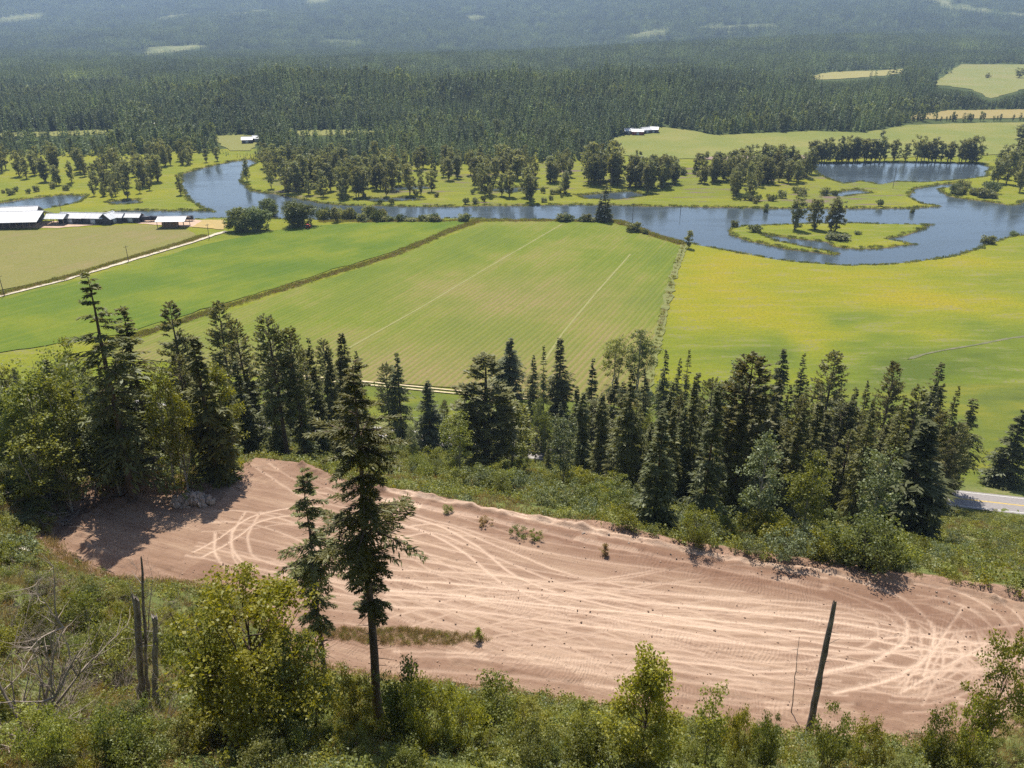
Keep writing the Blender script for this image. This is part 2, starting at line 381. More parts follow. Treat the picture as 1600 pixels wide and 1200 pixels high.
M['asphalt'] = plain('asphalt', (0.26, 0.24, 0.24), (0.2, 0.185, 0.185), 1.5)
M['line_white'] = plain('road_paint_white', (0.75, 0.75, 0.72), None, 4)
M['line_yellow'] = plain('road_paint_yellow', (0.65, 0.45, 0.06), None, 4)
M['tractor_path'] = plain('bare_tractor_path', (0.2, 0.18, 0.07), (0.17, 0.18, 0.04), 0.3)
M['path_pale'] = plain('pale_farm_track', (0.52, 0.43, 0.29), (0.36, 0.3, 0.15), 0.5)
M['yard'] = plain('farmyard_dirt', (0.46, 0.33, 0.24), (0.36, 0.25, 0.18), 0.25)
M['straw'] = plain('straw_yard', (0.36, 0.25, 0.08), (0.26, 0.2, 0.07), 0.2)
M['roof_white'] = plain('white_metal_roof', (0.62, 0.62, 0.63), (0.5, 0.5, 0.52), 0.5, 0.45, 0.1, 0.5, 0.0, (4, 0.3, 1))
M['roof_grey'] = plain('grey_metal_roof', (0.42, 0.44, 0.47), (0.55, 0.56, 0.58), 0.5, 0.5, 0.1, 0.5)
M['shed_wall'] = plain('dark_board_wall', (0.05, 0.05, 0.058), (0.085, 0.083, 0.09), 2, 0.85, 0.3, 0.2, 0, (3, 3, 0.2))
M['red_wall'] = plain('red_barn_boards', (0.3, 0.07, 0.05), (0.2, 0.05, 0.04), 2)
M['post'] = plain('timber', (0.3, 0.22, 0.15), (0.2, 0.15, 0.1), 2)
M['hay'] = plain('stacked_hay', (0.3, 0.19, 0.11), (0.2, 0.12, 0.07), 1.5)
M['silage'] = plain('dark_machine_paint', (0.03, 0.035, 0.05), (0.06, 0.06, 0.075), 2, 0.5)
M['red_paint'] = plain('red_machine_paint', (0.5, 0.05, 0.03), (0.38, 0.04, 0.03), 2, 0.4, 0.05, 0.5)
M['tyre'] = plain('tyre_rubber', (0.02, 0.02, 0.02), (0.03, 0.03, 0.03), 2)
M['glass'] = plain('dark_glass', (0.03, 0.04, 0.05), (0.03, 0.04, 0.05), 1, 0.1, 0.0, 0.5)
M['rock'] = plain('grey_brown_rock', (0.4, 0.32, 0.26), (0.22, 0.175, 0.145), 1.6, 0.9, 0.8)
M['pale_rock'] = plain('pale_boulder', (0.62, 0.57, 0.5), (0.42, 0.37, 0.32), 1.6, 0.9, 0.8)

# ------------------------------------------------------------------ terrain sheets (three neighbours sharing their border rows)
def poly_hits(px, flat=None):
    out = []
    for x, y in px:
        h = hit(x, y); out.append((h[0], h[1]))
    return out
FAR_FIELDS = {
    'pasture': [(962,242),(960,216),(1035,199),(1082,205),(1115,212),(1270,205),(1350,208),(1420,196),(1500,193),(1720,190),(1720,236),(1535,243),(1400,247),(1262,248),(1100,250),(1010,247)],
    'stubble': [(1418,187),(1425,181),(1480,173),(1720,170),(1720,183),(1560,185)],
    'upper': [(1452,132),(1478,118),(1500,101),(1600,101),(1720,104),(1720,136),(1600,139),(1565,150),(1545,154),(1520,140)],
    'tan': [(1258,121),(1300,113),(1412,108),(1408,115),(1340,122),(1270,125)],
    'left': [(330,214),(362,211),(422,213),(404,222),(392,236),(362,236),(346,228)],
    'mid': [(452,205),(520,203),(606,205),(600,211),(470,213)],
    'leftmost': [(-90,213),(40,207),(160,203),(236,204),(228,207),(150,211),(0,216),(-90,220)],
}
FARP = {k: poly_hits(v) for k, v in FAR_FIELDS.items()}
CLEARCUT = poly_hits([(196,92),(236,74),(300,70),(330,72),(290,82),(240,90)])
rowsY = np.concatenate([np.arange(-70, 20, 4.0), np.arange(20, 130, 0.8), np.arange(130, 262, 1.5), np.arange(262, 340, 4.0), np.arange(340, 520, 2.0), np.arange(520, 861, 3.0)])
g = [861.0]
while g[-1] < 9400: g.append(g[-1] + max(8, (g[-1] - 800) * 0.028))
rowsY = np.concatenate([rowsY, g[0:]])
NC = 420
u = np.linspace(-1, 1, NC)
def sheet(name, i0, i1, mat, fields):
    ys = rowsY[i0:i1]; wid = np.maximum(150, 0.86 * ys + 110)
    X = u[None, :] * wid[:, None]; Y = np.repeat(ys[:, None], NC, 1)
    Z = ground_z(X.ravel(), Y.ravel())
    me = mesh_np(name, np.stack([X.ravel(), Y.ravel(), Z], -1), quads_grid(len(ys), NC), True)
    for k, fn in fields.items(): attr(me, k, fn(X.ravel(), Y.ravel()))
    me.materials.append(mat)
    return link(name, me, kind='structure')
def f_dirt(X, Y):
    d = sdf(PAD, X, Y); return 1.0 - sstep(-0.5, 4.5, d) * 0.85 - sstep(3, 14, d) * 0.15
BLOBS = [(1120,425,80,40,.5),(1060,480,50,35,.4),(1190,480,110,30,.45),(1420,480,140,18,.3),(1290,540,45,35,.75),(1330,430,120,22,.35),(1490,400,110,22,.45),(1450,470,160,22,.5),(1450,500,120,18,-0.27),(1240,540,60,30,-0.40),
         (1120,550,60,30,-0.24),(1480,560,160,30,-0.48),(1400,600,80,40,-0.48),(1550,660,60,25,.5),(1420,510,100,18,.4),(1560,520,80,25,-0.32),(1330,500,60,14,-0.32),(1180,400,80,14,.5)]
BW = [(gp(x, y), (gp(x + w, y)[0] - gp(x, y)[0]), (gp(x, y - h * .5)[1] - gp(x, y + h * .5)[1]), a) for x, y, w, h, a in BLOBS]
def f_yellow(X, Y):
    v = np.full(X.shape, 0.5)
    wx = X + 18 * fbm(X / 30, Y / 30, 41, 3); wy = Y + 12 * fbm(X / 30, Y / 30, 45, 3)
    for (cx, cy), w, h, a in BW: v += a * np.exp(-((wx - cx) / w) ** 2 - ((wy - cy) / h) ** 2)
    return v + 0.1 * sstep(420, 600, Y)
FLATS = plane_poly([(520,320),(1420,322),(1420,270),(1262,262),(960,252),(400,262),(420,300)])
def f_flats(X, Y): return sstep(4, -8, sdf(FLATS, X, Y))
def clear_cut(X, Y):                        # old cut blocks on the mountain slopes
    c = sstep(60, -60, sdf(CLEARCUT, X, Y))
    n = fbm(X / 520 + 7.7, Y / 900, 61, 3)
    return np.maximum(c, 0.75 * sstep(0.36, 0.42, n) * sstep(4200, 4800, Y))
iA = int(np.searchsorted(rowsY, 262)); iB = int(np.searchsorted(rowsY, 861))
sheet('hillside', 0, iA + 1, hillside_mat(), {'dirt': f_dirt, 'meadow': lambda X, Y: sstep(-6, -18, S0 - nv[0] * X - nv[1] * Y)})
sheet('valley_floor', iA, iB + 1, valley_mat(), {'yellow': f_yellow, 'flats': f_flats})
sheet('forested_hills', iB, len(rowsY), hills_mat(), {'clear': clear_cut})
# river: level water seen wherever the valley floor dips below it
xs = np.arange(-720, 900, 6.0); ys = np.arange(330, 858, 6.0)
GX, GY = np.meshgrid(xs, ys); keep = (water_d(GX.ravel() + 3, GY.ravel() + 3) < 9).reshape(GX.shape)
q = quads_grid(len(ys), len(xs)).reshape(len(ys) - 1, len(xs) - 1, 4)[keep[:-1, :-1]]
used, inv = np.unique(q, return_inverse=True)
V = np.stack([GX.ravel(), GY.ravel(), np.full(GX.size, RIVERZ)], -1)[used]
link('river', mesh_np('river', V, inv.reshape(-1, 4)), water_mat(), kind='structure')

def ngon(name, pts, z, mat):
    me = bpy.data.meshes.new(name); n = len(pts)
    me.from_pydata([(x, y, z) for x, y in pts], [], [tuple(range(n))])
    if me.polygons[0].normal.z < 0: me.flip_normals()
    return link(name, me, mat, kind='structure')
def rough_edge(pts, step=5.0, amp=0.7, seed=0):
    out = []; r = np.random.default_rng(seed)
    for i in range(len(pts)):
        a = np.array(pts[i]); b = np.array(pts[(i + 1) % len(pts)]); L = np.linalg.norm(b - a); k = max(1, int(L / step))
        for j in range(k): out.append(tuple(a + (b - a) * j / k + r.normal(0, amp, 2)))
    return out
def drape(name, pts, mat, off=0.35, step=14.0):
    P = np.array(pts); x0, y0 = P.min(0); x1, y1 = P.max(0)
    GX, GY = np.meshgrid(np.arange(x0, x1, step), np.arange(y0, y1, step)); GX = GX.ravel(); GY = GY.ravel()
    m = sdf(pts, GX, GY) < -step * 0.4
    co = [Vector(p) for p in pts] + [Vector((a, b)) for a, b in zip(GX[m], GY[m])]
    r = delaunay_2d_cdt(co, [(i, (i + 1) % len(pts)) for i in range(len(pts))], [], 1, 1e-4)
    vx = np.array([v[:] for v in r[0]]); z = ground_z(vx[:, 0], vx[:, 1]) + off
    me = mesh_np(name, np.column_stack([vx, z]), np.array([f for f in r[2]]), True)
    o = link(name, me, mat, kind='structure'); return o
def ribbon(name, pts, width, mat, off=0.06, step=3.0, wob=0.15, kind='structure', zfix=None, seed=1):
    P = [np.array(p[:2]) for p in pts]; out = []
    for a, b in zip(P[:-1], P[1:]):
        k = max(1, int(np.linalg.norm(b - a) / step))
        out += [a + (b - a) * j / k for j in range(k)]
    out.append(P[-1]); L = np.array(out)
    if len(L) > 6:
        for _ in range(3): L[1:-1] = (L[:-2] + 2 * L[1:-1] + L[2:]) / 4
    t = np.gradient(L, axis=0); t /= np.linalg.norm(t, axis=1)[:, None]; nrm = np.stack([-t[:, 1], t[:, 0]], -1)
    r = np.random.default_rng(seed)
    ks = np.array([-0.5, -0.25, 0, 0.25, 0.5])
    w = width * (1 + r.normal(0, wob, (len(L), 1, 1)))
    XY = L[:, None] + nrm[:, None] * ks[None, :, None] * w
    X, Y = XY[..., 0].ravel(), XY[..., 1].ravel()
    Z = (ground_z(X, Y) if zfix is None else np.full(X.shape, zfix)) + off
    me = mesh_np(name, np.stack([X, Y, Z], -1), quads_grid(len(L), 5)[:, ::-1], True)
    return link(name, me, mat, kind=kind)
def dir_angle(a, b):
    p, q_ = np.array(gp(*a)), np.array(gp(*b)); d = q_ - p; return math.atan2(d[1], d[0])
rotF3 = dir_angle((560, 540), (880, 350)); rotF2 = dir_angle((345, 480), (620, 395)); rotF1 = dir_angle((0, 430), (280, 360))
m1 = field_mat('stubble_crop', (0.2, 0.175, 0.062), (0.15, 0.155, 0.036), (0.25, 0.175, 0.1), -rotF1, 0, 0.6, 0.03)
m2 = field_mat('lush_green_crop', (0.062, 0.115, 0.011), (0.125, 0.165, 0.013), (0.17, 0.18, 0.018), -rotF2, 0, 0.55, 0.02)
m3 = field_mat('young_row_crop', (0.092, 0.135, 0.014), (0.152, 0.182, 0.017), (0.215, 0.165, 0.075), -rotF3, 2.4, 0.48, 0.018, 0.62)
ngon('stubble_field', rough_edge(plane_poly([(-160,366),(0,361),(75,360),(150,356),(205,351),(262,355),(300,362),(307,370),(285,382),(200,404),(100,433),(0,454),(-160,492)])), 0.30, m1)
ngon('green_crop_field', rough_edge(plane_poly([(362,374),(420,362),(480,354),(560,349),(700,346),(738,346.5),(700,360),(620,392),(500,428),(400,460),(300,490),(200,520),(0,551),(-150,574),(-150,510),(0,470),(100,446),(210,413),(330,381)])), 0.30, m2)
F3 = rough_edge(plane_poly([(752,349),(800,346.5),(950,346),(978,354),(1005,366),(1066,386),(1052,430),(1036,490),(1018,560),(1000,636),(900,628),(720,609),(590,597),(420,590),(250,566),(150,552),(240,524),(350,490),(500,440),(620,402)]))
GXY = np.array(F3); x0, y0 = GXY.min(0); x1, y1 = GXY.max(0)
GX, GY = np.meshgrid(np.arange(x0, x1, 6.0), np.arange(y0, y1, 6.0)); GX = GX.ravel(); GY = GY.ravel(); mm = sdf(F3, GX, GY) < -2.5
r_ = delaunay_2d_cdt([Vector(p) for p in F3] + [Vector(p) for p in zip(GX[mm], GY[mm])], [(i, (i + 1) % len(F3)) for i in range(len(F3))], [], 1, 1e-4)
vx = np.array([v[:] for v in r_[0]]); me = mesh_np('row_crop_field', np.column_stack([vx, np.full(len(vx), 0.30)]), np.array(list(r_[2])))
bx, by = gp(830, 470); bx2, by2 = gp(960, 560)
attr(me, 'bare', np.clip(0.75 * np.exp(-((vx[:, 0] - bx) / 55) ** 2 - ((vx[:, 1] - by) / 45) ** 2) + 1.0 * sstep(330, 262, vx[:, 1]), 0, 1))
link('row_crop_field', me, m3, kind='structure')
ngon('farmyard', rough_edge(plane_poly([(-120,352),(0,357),(90,356.5),(200,348),(262,353),(305,355),(318,345),(290,341),(120,345),(0,349)]), 4, 0.5), 0.20, M['yard'])
ngon('straw_yard', rough_edge(plane_poly([(300,355),(350,359),(358,352),(350,343.5),(318,344)]), 4, 0.5), 0.24, M['straw'])
fm = lambda nm, a, b, s_: field_mat(nm, a, b, s_, 0.3, 0, 0.5, 0.012)
drape('pasture', rough_edge(FARP['pasture'], 12, 1.5), fm('far_pasture', (0.146, 0.172, 0.043), (0.206, 0.206, 0.052), (0.241, 0.206, 0.086)), 0.5)
drape('ploughed_strip', rough_edge(poly_hits([(1085,248),(1130,244.5),(1262,243.5),(1262,248.5),(1120,251.5)]), 8, 1), plain('ploughed_soil', (0.206, 0.138, 0.112), (0.155, 0.112, 0.086), 0.05), 0.75)
drape('stubble_pasture', rough_edge(FARP['stubble'], 12, 1.5), fm('far_stubble', (0.310, 0.241, 0.103), (0.258, 0.206, 0.077), (0.327, 0.241, 0.138)), 0.5)
drape('hill_pasture', rough_edge(FARP['upper'], 16, 2), fm('far_hill_pasture', (0.172, 0.189, 0.056), (0.215, 0.206, 0.069), (0.241, 0.206, 0.103)), 0.6, 25)
drape('tan_pasture', rough_edge(FARP['tan'], 16, 2), fm('far_tan', (0.310, 0.267, 0.103), (0.241, 0.224, 0.077), (0.310, 0.241, 0.120)), 0.6, 25)
for k_ in ('left', 'mid', 'leftmost'):
    drape('small_pasture', rough_edge(FARP[k_], 12, 1.5), fm('far_' + k_, (0.206, 0.198, 0.060), (0.172, 0.181, 0.052), (0.241, 0.206, 0.103)), 0.5)
def line_hits(px, z=0.0): return [gp(x, y, z) for x, y in px]
ribbon('farm_lane', line_hits([(-120,500),(0,463),(100,438),(200,408.5),(290,382),(320,372.5),(338,366),(354,362)]), 3.6, M['gravel'], 0.36, zfix=0)
ribbon('tractor_path', line_hits([(878,351),(760,420),(660,480),(545,545)]), 0.9, M['tractor_path'], 0.34, zfix=0)
ribbon('tractor_path', line_hits([(985,398),(930,460),(880,520),(846,572)]), 0.9, M['tractor_path'], 0.34, zfix=0)
for dy in (0, 4.5): ribbon('wheel_track', line_hits([(470,588 + dy),(590,599 + dy),(720,612 + dy),(830,620 + dy)]), 0.9, M['path_pale'], 0.35, zfix=0)
ribbon('meadow_ditch', line_hits([(1640,522),(1580,528),(1520,540),(1480,546),(1440,554),(1418,562)]), 1.2, plain('reedy_ditch', (0.15, 0.135, 0.08), (0.08, 0.095, 0.03), 0.3), 0.12, zfix=0, wob=0.45)
ribbon('field_verge', line_hits([(1069,383),(1052,432),(1037,492),(1021,560),(1004,640)]), 3.6, plain('pale_verge_grass', (0.15, 0.155, 0.04), (0.11, 0.125, 0.03), 0.3), 0.33, zfix=0, wob=0.3)
def road_pts(off): 
    t = np.array([nv[1], -nv[0]]); return [tuple(nv * (S0 + off) + t * a) for a in (-330, -200, -100, 0, 100, 200, 330)]
ribbon('highway', road_pts(0), 9.0, M['asphalt'], 0.06, 6, 0, zfix=4.0)
for off, mt in ((-3.7, 'line_white'), (3.7, 'line_white'), (-0.15, 'line_yellow'), (0.15, 'line_yellow')):
    ribbon('road_line', road_pts(off), 0.16, M[mt], 0.075, 6, 0, zfix=4.0)

# ------------------------------------------------------------------ graded dirt pad with vehicle tracks
axis = np.array(gp(1330, 960, PADZ)) - np.array(gp(560, 800, PADZ)); padrot = math.atan2(axis[1], axis[0])
P = np.array(PAD); GS = 0.15
GX, GY = np.meshgrid(np.arange(P[:, 0].min(), min(P[:, 0].max(), 95), GS), np.arange(P[:, 1].min(), P[:, 1].max(), GS))
ny, nx = GX.shape; fx, fy = GX.ravel(), GY.ravel()
dpad = sdf(PAD, fx, fy) + 0.5 * fbm(fx / 2, fy / 2, 51, 3)
track = np.zeros(fx.shape); sink = np.zeros(fx.shape)
def smooth_path(px):
    pts = np.array([gp(x, y, PADZ) for x, y in px]); t = np.arange(len(pts)); tt = np.linspace(0, len(pts) - 1, len(pts) * 12)
    a = np.stack([np.interp(tt, t, pts[:, k]) for k in (0, 1)], -1)
    for _ in range(14): a[1:-1] = (a[:-2] + 2 * a[1:-1] + a[2:]) / 4
    return a
def add_track(px, half=0.95, w=0.28, strength=1.0):
    global track, sink
    w *= 0.58
    a = smooth_path(px); t = np.gradient(a, axis=0); t /= np.linalg.norm(t, axis=1)[:, None] + 1e-9
    n = np.stack([-t[:, 1], t[:, 0]], -1)
    for s_ in ((-half, half) if half else (0,)):
        L = a + n * s_
        m = (fx > L[:, 0].min() - 1) & (fx < L[:, 0].max() + 1) & (fy > L[:, 1].min() - 1) & (fy < L[:, 1].max() + 1)
        idx = np.nonzero(m)[0]
        d = np.full(len(idx), 9.0)
        for (x1, y1), (x2, y2) in zip(L[:-1], L[1:]):
            ex, ey = x2 - x1, y2 - y1
            tt = np.clip(((fx[idx] - x1) * ex + (fy[idx] - y1) * ey) / (ex * ex + ey * ey + 1e-9), 0, 1)
            d = np.minimum(d, np.hypot(fx[idx] - x1 - ex * tt, fy[idx] - y1 - ey * tt))
        k = np.exp(-(d / w) ** 2) * strength
        track[idx] = np.maximum(track[idx], k); sink[idx] = np.maximum(sink[idx], k) - 0.6 * np.exp(-((d - 2.0 * w) / (0.6 * w)) ** 2) * strength
add_track([(600,768),(760,798),(900,830),(1060,862),(1200,888),(1310,908),(1400,938),(1440,975),(1435,1015),(1380,1050),(1290,1070)], 1.15, 0.42, 1.0)
add_track([(600,782),(720,815),(830,850),(960,872),(1120,892),(1240,915),(1330,940),(1385,972),(1390,1005),(1340,1035),(1250,1050),(1120,1045)], 0.9, 0.3, 0.6)
add_track([(590,800),(680,825),(740,860),(790,905),(860,935),(960,960),(1100,985),(1240,1010),(1360,1030),(1480,1040),(1570,1030)], 0.9, 0.3, 0.9)
add_track([(595,838),(680,820),(760,855),(880,905),(1020,935),(1180,950),(1330,968),(1450,1000),(1540,1045)], 0.9, 0.28, 0.7)
add_track([(590,915),(700,920),(830,935),(980,948),(1120,960),(1330,985),(1470,1010),(1600,1020)], 0.9, 0.35, 1.0)
add_track([(600,940),(720,945),(860,962),(1000,980),(1180,1000),(1350,1012),(1480,1000),(1600,985)], 0.9, 0.35, 0.85)
add_track([(610,900),(760,905),(900,925),(1080,940),(1260,950),(1400,968),(1500,1000),(1560,1060)], 0.9, 0.32, 0.7)
add_track([(300,862),(345,870),(400,885),(470,895),(560,905),(660,925),(780,960),(930,985),(1100,1015)], 0.9, 0.3, 0.6)
add_track([(310,868),(352,845),(395,812),(440,800),(500,795)], 0.8, 0.26, 0.9)
add_track([(350,830),(348,860),(365,885),(400,900),(480,912)], 0.9, 0.28, 0.9)
add_track([(395,800),(372,840),(380,875),(420,892),(520,905)], 0.9, 0.26, 0.7)
add_track([(410,725),(440,745),(480,770),(540,785),(620,800)], 0.9, 0.3, 0.5)
add_track([(620,1010),(760,1015),(900,1025),(1060,1040),(1200,1060)], 0.9, 0.4, 0.6)
add_track([(640,1040),(760,1045),(900,1060),(1060,1080),(1240,1090)], 0.9, 0.4, 0.5)
add_track([(1040,1035),(1140,1045),(1180,1052),(1240,1050)], 0, 0.35, 0.9)
rr = np.random.default_rng(5)
add_track([(600,772),(760,802),(900,834),(1060,866),(1200,893),(1290,912)], 1.0, 0.5, 1.0)
for k in range(34):                         # faint passes along the pad
    xa = rr.uniform(300, 800); xb = rr.uniform(xa + 250, 1560); f0, f1 = rr.uniform(0.08, 0.95), rr.uniform(0.08, 0.95)
    far_ = lambda x: np.interp(x, [300, 470, 640, 900, 1200, 1500], [790, 740, 775, 825, 885, 930]); nr_ = lambda x: np.interp(x, [300, 470, 640, 900, 1200, 1500], [900, 985, 1050, 1090, 1130, 1100])
    add_track([(x, far_(x) + (nr_(x) - far_(x)) * (f0 + (f1 - f0) * q_ + 0.06 * math.sin(q_ * 5 + k))) for q_, x in ((q_, xa + (xb - xa) * q_) for q_ in np.linspace(0, 1, 7))], rr.choice([0.85, 1.0, 1.15]), rr.uniform(0.16, 0.3), rr.uniform(0.2, 0.6))
for k in range(13):                         # the turning circle near the right end
    a = rr.uniform(0, math.pi * 2); b = a + rr.uniform(1.8, 3.0); cx, cy = 1480 + rr.normal(0, 14), 1030 + rr.normal(0, 10)
    r1, r2 = rr.uniform(60, 130), rr.uniform(60, 130)
    add_track([(cx + r1 * math.cos(a), cy + 0.62 * r1 * math.sin(a)), (cx + 22 * math.cos((a + b) / 2), cy + 14 * math.sin((a + b) / 2)), (cx + r2 * math.cos(b), cy + 0.62 * r2 * math.sin(b))], 0.0 if k % 3 else 0.9, 0.24, rr.uniform(0.6, 1.0))
for r0, a0, a1 in ((100, -1.6, 1.9), (118, -1.3, 1.7), (140, -1.5, 1.2), (84, 0.2, 2.4), (160, -1.2, 1.0)):
    add_track([(1420 + r0 * 1.15 * math.cos(a0 + (a1 - a0) * k / 7), 1020 + r0 * 0.72 * math.sin(a0 + (a1 - a0) * k / 7)) for k in range(8)], 0.9, 0.26, 0.6)
for k in range(5): add_track([(1480 + 34 * k, 930 + 6 * k), (1490 + 36 * k, 960 + 5 * k)], 0.9, 0.25, -0.5)
track = np.clip(track, -0.3, 1)
edgefar = np.exp(-((dpad + 2.5) / 2.2) ** 2)
damp = np.clip(0.9 * np.exp(-((fy - gp(900, 850, PADZ)[1] - (fx - gp(900, 850, PADZ)[0]) * axis[1] / axis[0]) / 2.2) ** 2) * sstep(-8, 10, fx) + 0.5 * edgefar * (fbm(fx / 4, fy / 4, 55, 2) > 0), 0, 1)
Z = pad_z(fx, fy) + 0.1 * fbm(fx / 5, fy / 5, 52, 3) + 0.06 * fbm(fx / 0.8, fy / 0.8, 53, 2) - 0.10 * np.clip(sink, -1, 1) + 0.25 * np.clip(edgefar * fbm(fx / 1.2, fy / 1.2, 57, 3), -0.1, 1) * sstep(0, -1.0, dpad)
Z += 0.9 * np.exp(-((dpad + 1.5) / 2.0) ** 2) * sstep(-35, -48, fx) * (0.5 + fbm(fx / 2.5, fy / 2.5, 58, 3)) * sstep(-0.2, -2.0, dpad)
rimL = [gp(x, y, PADZ) for x, y in ((470,724),(540,757),(640,769),(760,795),(900,820),(1060,855),(1200,883),(1330,897),(1450,910),(1600,945),(1760,995))]
drim = np.full(fx.shape, 99.0)
for (x1, y1), (x2, y2) in zip(rimL[:-1], rimL[1:]):
    ex_, ey_ = x2 - x1, y2 - y1; tt = np.clip(((fx - x1) * ex_ + (fy - y1) * ey_) / (ex_ * ex_ + ey_ * ey_), 0, 1); drim = np.minimum(drim, np.hypot(fx - x1 - ex_ * tt, fy - y1 - ey_ * tt))
Z += 0.55 * np.exp(-(drim / 0.55) ** 2) * np.clip(0.5 + 1.3 * fbm(fx / 1.6, fy / 1.6, 59, 3), 0, 1.4)
keep = (dpad < -0.05).reshape(ny, nx)
ck = keep[:-1, :-1] & keep[1:, :-1] & keep[:-1, 1:] & keep[1:, 1:]
q = quads_grid(ny, nx).reshape(ny - 1, nx - 1, 4)[ck]; used, inv = np.unique(q, return_inverse=True)
me = mesh_np('graded_dirt_pad', np.stack([fx, fy, Z], -1)[used], inv.reshape(-1, 4), True)
attr(me, 'track', track[used]); attr(me, 'damp', damp[used])
link('graded_dirt_pad', me, pad_mat(-padrot), kind='structure')

# ------------------------------------------------------------------ plants: generators
def diamonds(base, axis, side, L, Wd, bend=0.0):
    """n thin leaf-like quads: base point, unit axis, unit side vector, length, width"""
    L = np.asarray(L)[:, None]; Wd = np.asarray(Wd)[:, None]
    mid = base + axis * L * 0.45
    tip = base + axis * L; tip[:, 2] -= bend * L[:, 0]
    V = np.stack([base, mid + side * Wd * 0.5, tip, mid - side * Wd * 0.5], 1).reshape(-1, 3)
    return V, np.arange(len(V)).reshape(-1, 4)
def unit(v): return v / (np.linalg.norm(v, axis=-1, keepdims=True) + 1e-9)
def conifer(seed, H, R, cb, nb, m, tl, tw, style='spruce', limbs=0, trunk_r=None, patch=0.0):
    r = np.random.default_rng(seed)
    t = np.sort(r.uniform(0, 1, nb) ** (1.15 if style != 'pine' else 0.95))
    t = np.round(t * nb / 5.5) / (nb / 5.5) * 0.6 + t * 0.4                       # loose whorls
    az = r.uniform(0, 2 * math.pi, nb) if patch == 0 else r.uniform(0, 2 * math.pi, nb)
    if style == 'pine':
        prof = np.clip((1.02 - t), 0, 1) ** 0.55 * (0.5 + 0.5 * np.sin(np.clip(t * 1.5 + 0.45, 0, 3.1)))
        sl = -0.05 + 0.75 * t + r.normal(0, 0.2, nb); sag = 0.12 + 0 * t
    elif style == 'fir':
        prof = np.clip(1.03 - t, 0, 1) ** 0.75 * (0.75 + 0.25 * np.sin(t * 9 + seed)); sl = 0.25 - 0.45 * (1 - t) + r.normal(0, 0.13, nb); sag = -0.38 + 0.2 * t
    elif style == 'hero':
        prof = np.minimum(np.clip(1.03 - t, 0, 1) ** 0.8 * 1.25, 0.22 + 1.35 * t) * (0.8 + 0.3 * np.sin(t * 17 + seed)); sl = 0.3 - 0.4 * (1 - t) + r.normal(0, 0.16, nb); sag = -0.42 + 0.25 * t
    else:
        prof = np.clip(1.02 - t, 0, 1) ** 0.95; sl = 0.18 - 0.5 * (1 - t) + r.normal(0, 0.1, nb); sag = -0.05 + 0.12 * t
    Lb = R * prof * r.uniform(0.62, 1.12, nb) + 0.12
    if style == 'hero': pass
    if patch:
        keep = r.uniform(0, 1, nb) > patch * (1 - t) * (0.6 + 0.6 * np.sin(az * 2 + t * 7 + seed))
        t, az, sl, Lb = t[keep], az[keep], sl[keep], Lb[keep]; sag = (sag if np.ndim(sag) else np.full(nb, sag))[keep]; nb = len(t)
    z0 = H * (cb + (1 - cb) * t)
    d = np.stack([np.cos(az), np.sin(az), np.zeros(nb)], -1); sd = np.stack([-np.sin(az), np.cos(az), np.zeros(nb)], -1)
    u_ = (np.arange(m) + 0.5) / m * 0.92 + 0.08
    if style == 'pine': u_ = 0.35 + 0.65 * u_
    U = np.clip(u_[None] + r.normal(0, 0.03, (nb, m)), 0.03, 1.0)
    pos = d[:, None] * (Lb[:, None] * U)[..., None]
    pos[..., 2] += z0[:, None] + Lb[:, None] * (sl[:, None] * U + (np.broadcast_to(sag, (nb,))[:, None]) * U * U)
    if style in ('fir', 'hero'):                                                    # side sprays hang beside and below the bough
        lat = r.normal(0, 0.13, (nb, m)) * Lb[:, None] * np.clip(1.15 - U, 0.15, 1); pos += sd[:, None] * lat[..., None]; pos[..., 2] -= np.abs(lat) * 0.45 + np.abs(r.normal(0, 0.035, (nb, m))) * Lb[:, None]
    sgn = np.where(np.arange(m) % 2 == 0, 1.0, -1.0)[None, :, None]
    fw = r.uniform(0.45, 1.0, (nb, m))[..., None]
    ax = d[:, None] * fw + sd[:, None] * sgn * r.uniform(0.35, 1.0, (nb, m))[..., None]
    ax[..., 2] += sl[:, None] + r.normal(-0.1, 0.28, (nb, m)) + (0.45 if style == 'pine' else -0.22)
    if style == 'pine': ax += r.normal(0, 0.45, ax.shape)
    ax = unit(ax)
    nrm = unit(r.normal(0, 0.5, ax.shape) + np.array([0, 0, 1.0]))
    sv = unit(np.cross(ax, nrm))
    ln = tl * (0.55 + 0.75 * (1 - U) * np.clip(Lb[:, None] / R, 0.25, 1) + 0.15) * r.uniform(0.7, 1.25, U.shape)
    ln = np.minimum(ln * np.clip(0.3 + 1.1 * Lb[:, None] / R, 0, 1), 0.15 + Lb[:, None] * 0.7)
    wd = tw * r.uniform(0.7, 1.3, U.shape) * np.clip(0.6 + 0.5 * Lb[:, None] / R, 0, 1.1)
    FV, FQ = diamonds(pos.reshape(-1, 3), ax.reshape(-1, 3), sv.reshape(-1, 3), ln.ravel(), wd.ravel(), 0.12 if style in ('fir', 'hero') else 0.05)
    # leader
    k = 8; lp = np.stack([r.normal(0, .04, k), r.normal(0, .04, k), np.linspace(H * 0.955, H * 0.995, k)], -1)
    la = unit(np.stack([r.normal(0, .5, k), r.normal(0, .5, k), np.full(k, 0.8)], -1))
    LV, LQ = diamonds(lp, la, unit(np.cross(la, r.normal(0, 1, la.shape))), np.full(k, tl * 0.3), np.full(k, tw * 0.45))
    FV, FQ = join([(FV, FQ), (LV, LQ)])
    tr = trunk_r or H * 0.0115
    zz = np.linspace(-0.8, H * 0.985, 9); wob = np.cumsum(r.normal(0, H * 0.0012, (9, 2)), 0); wob -= wob[0]
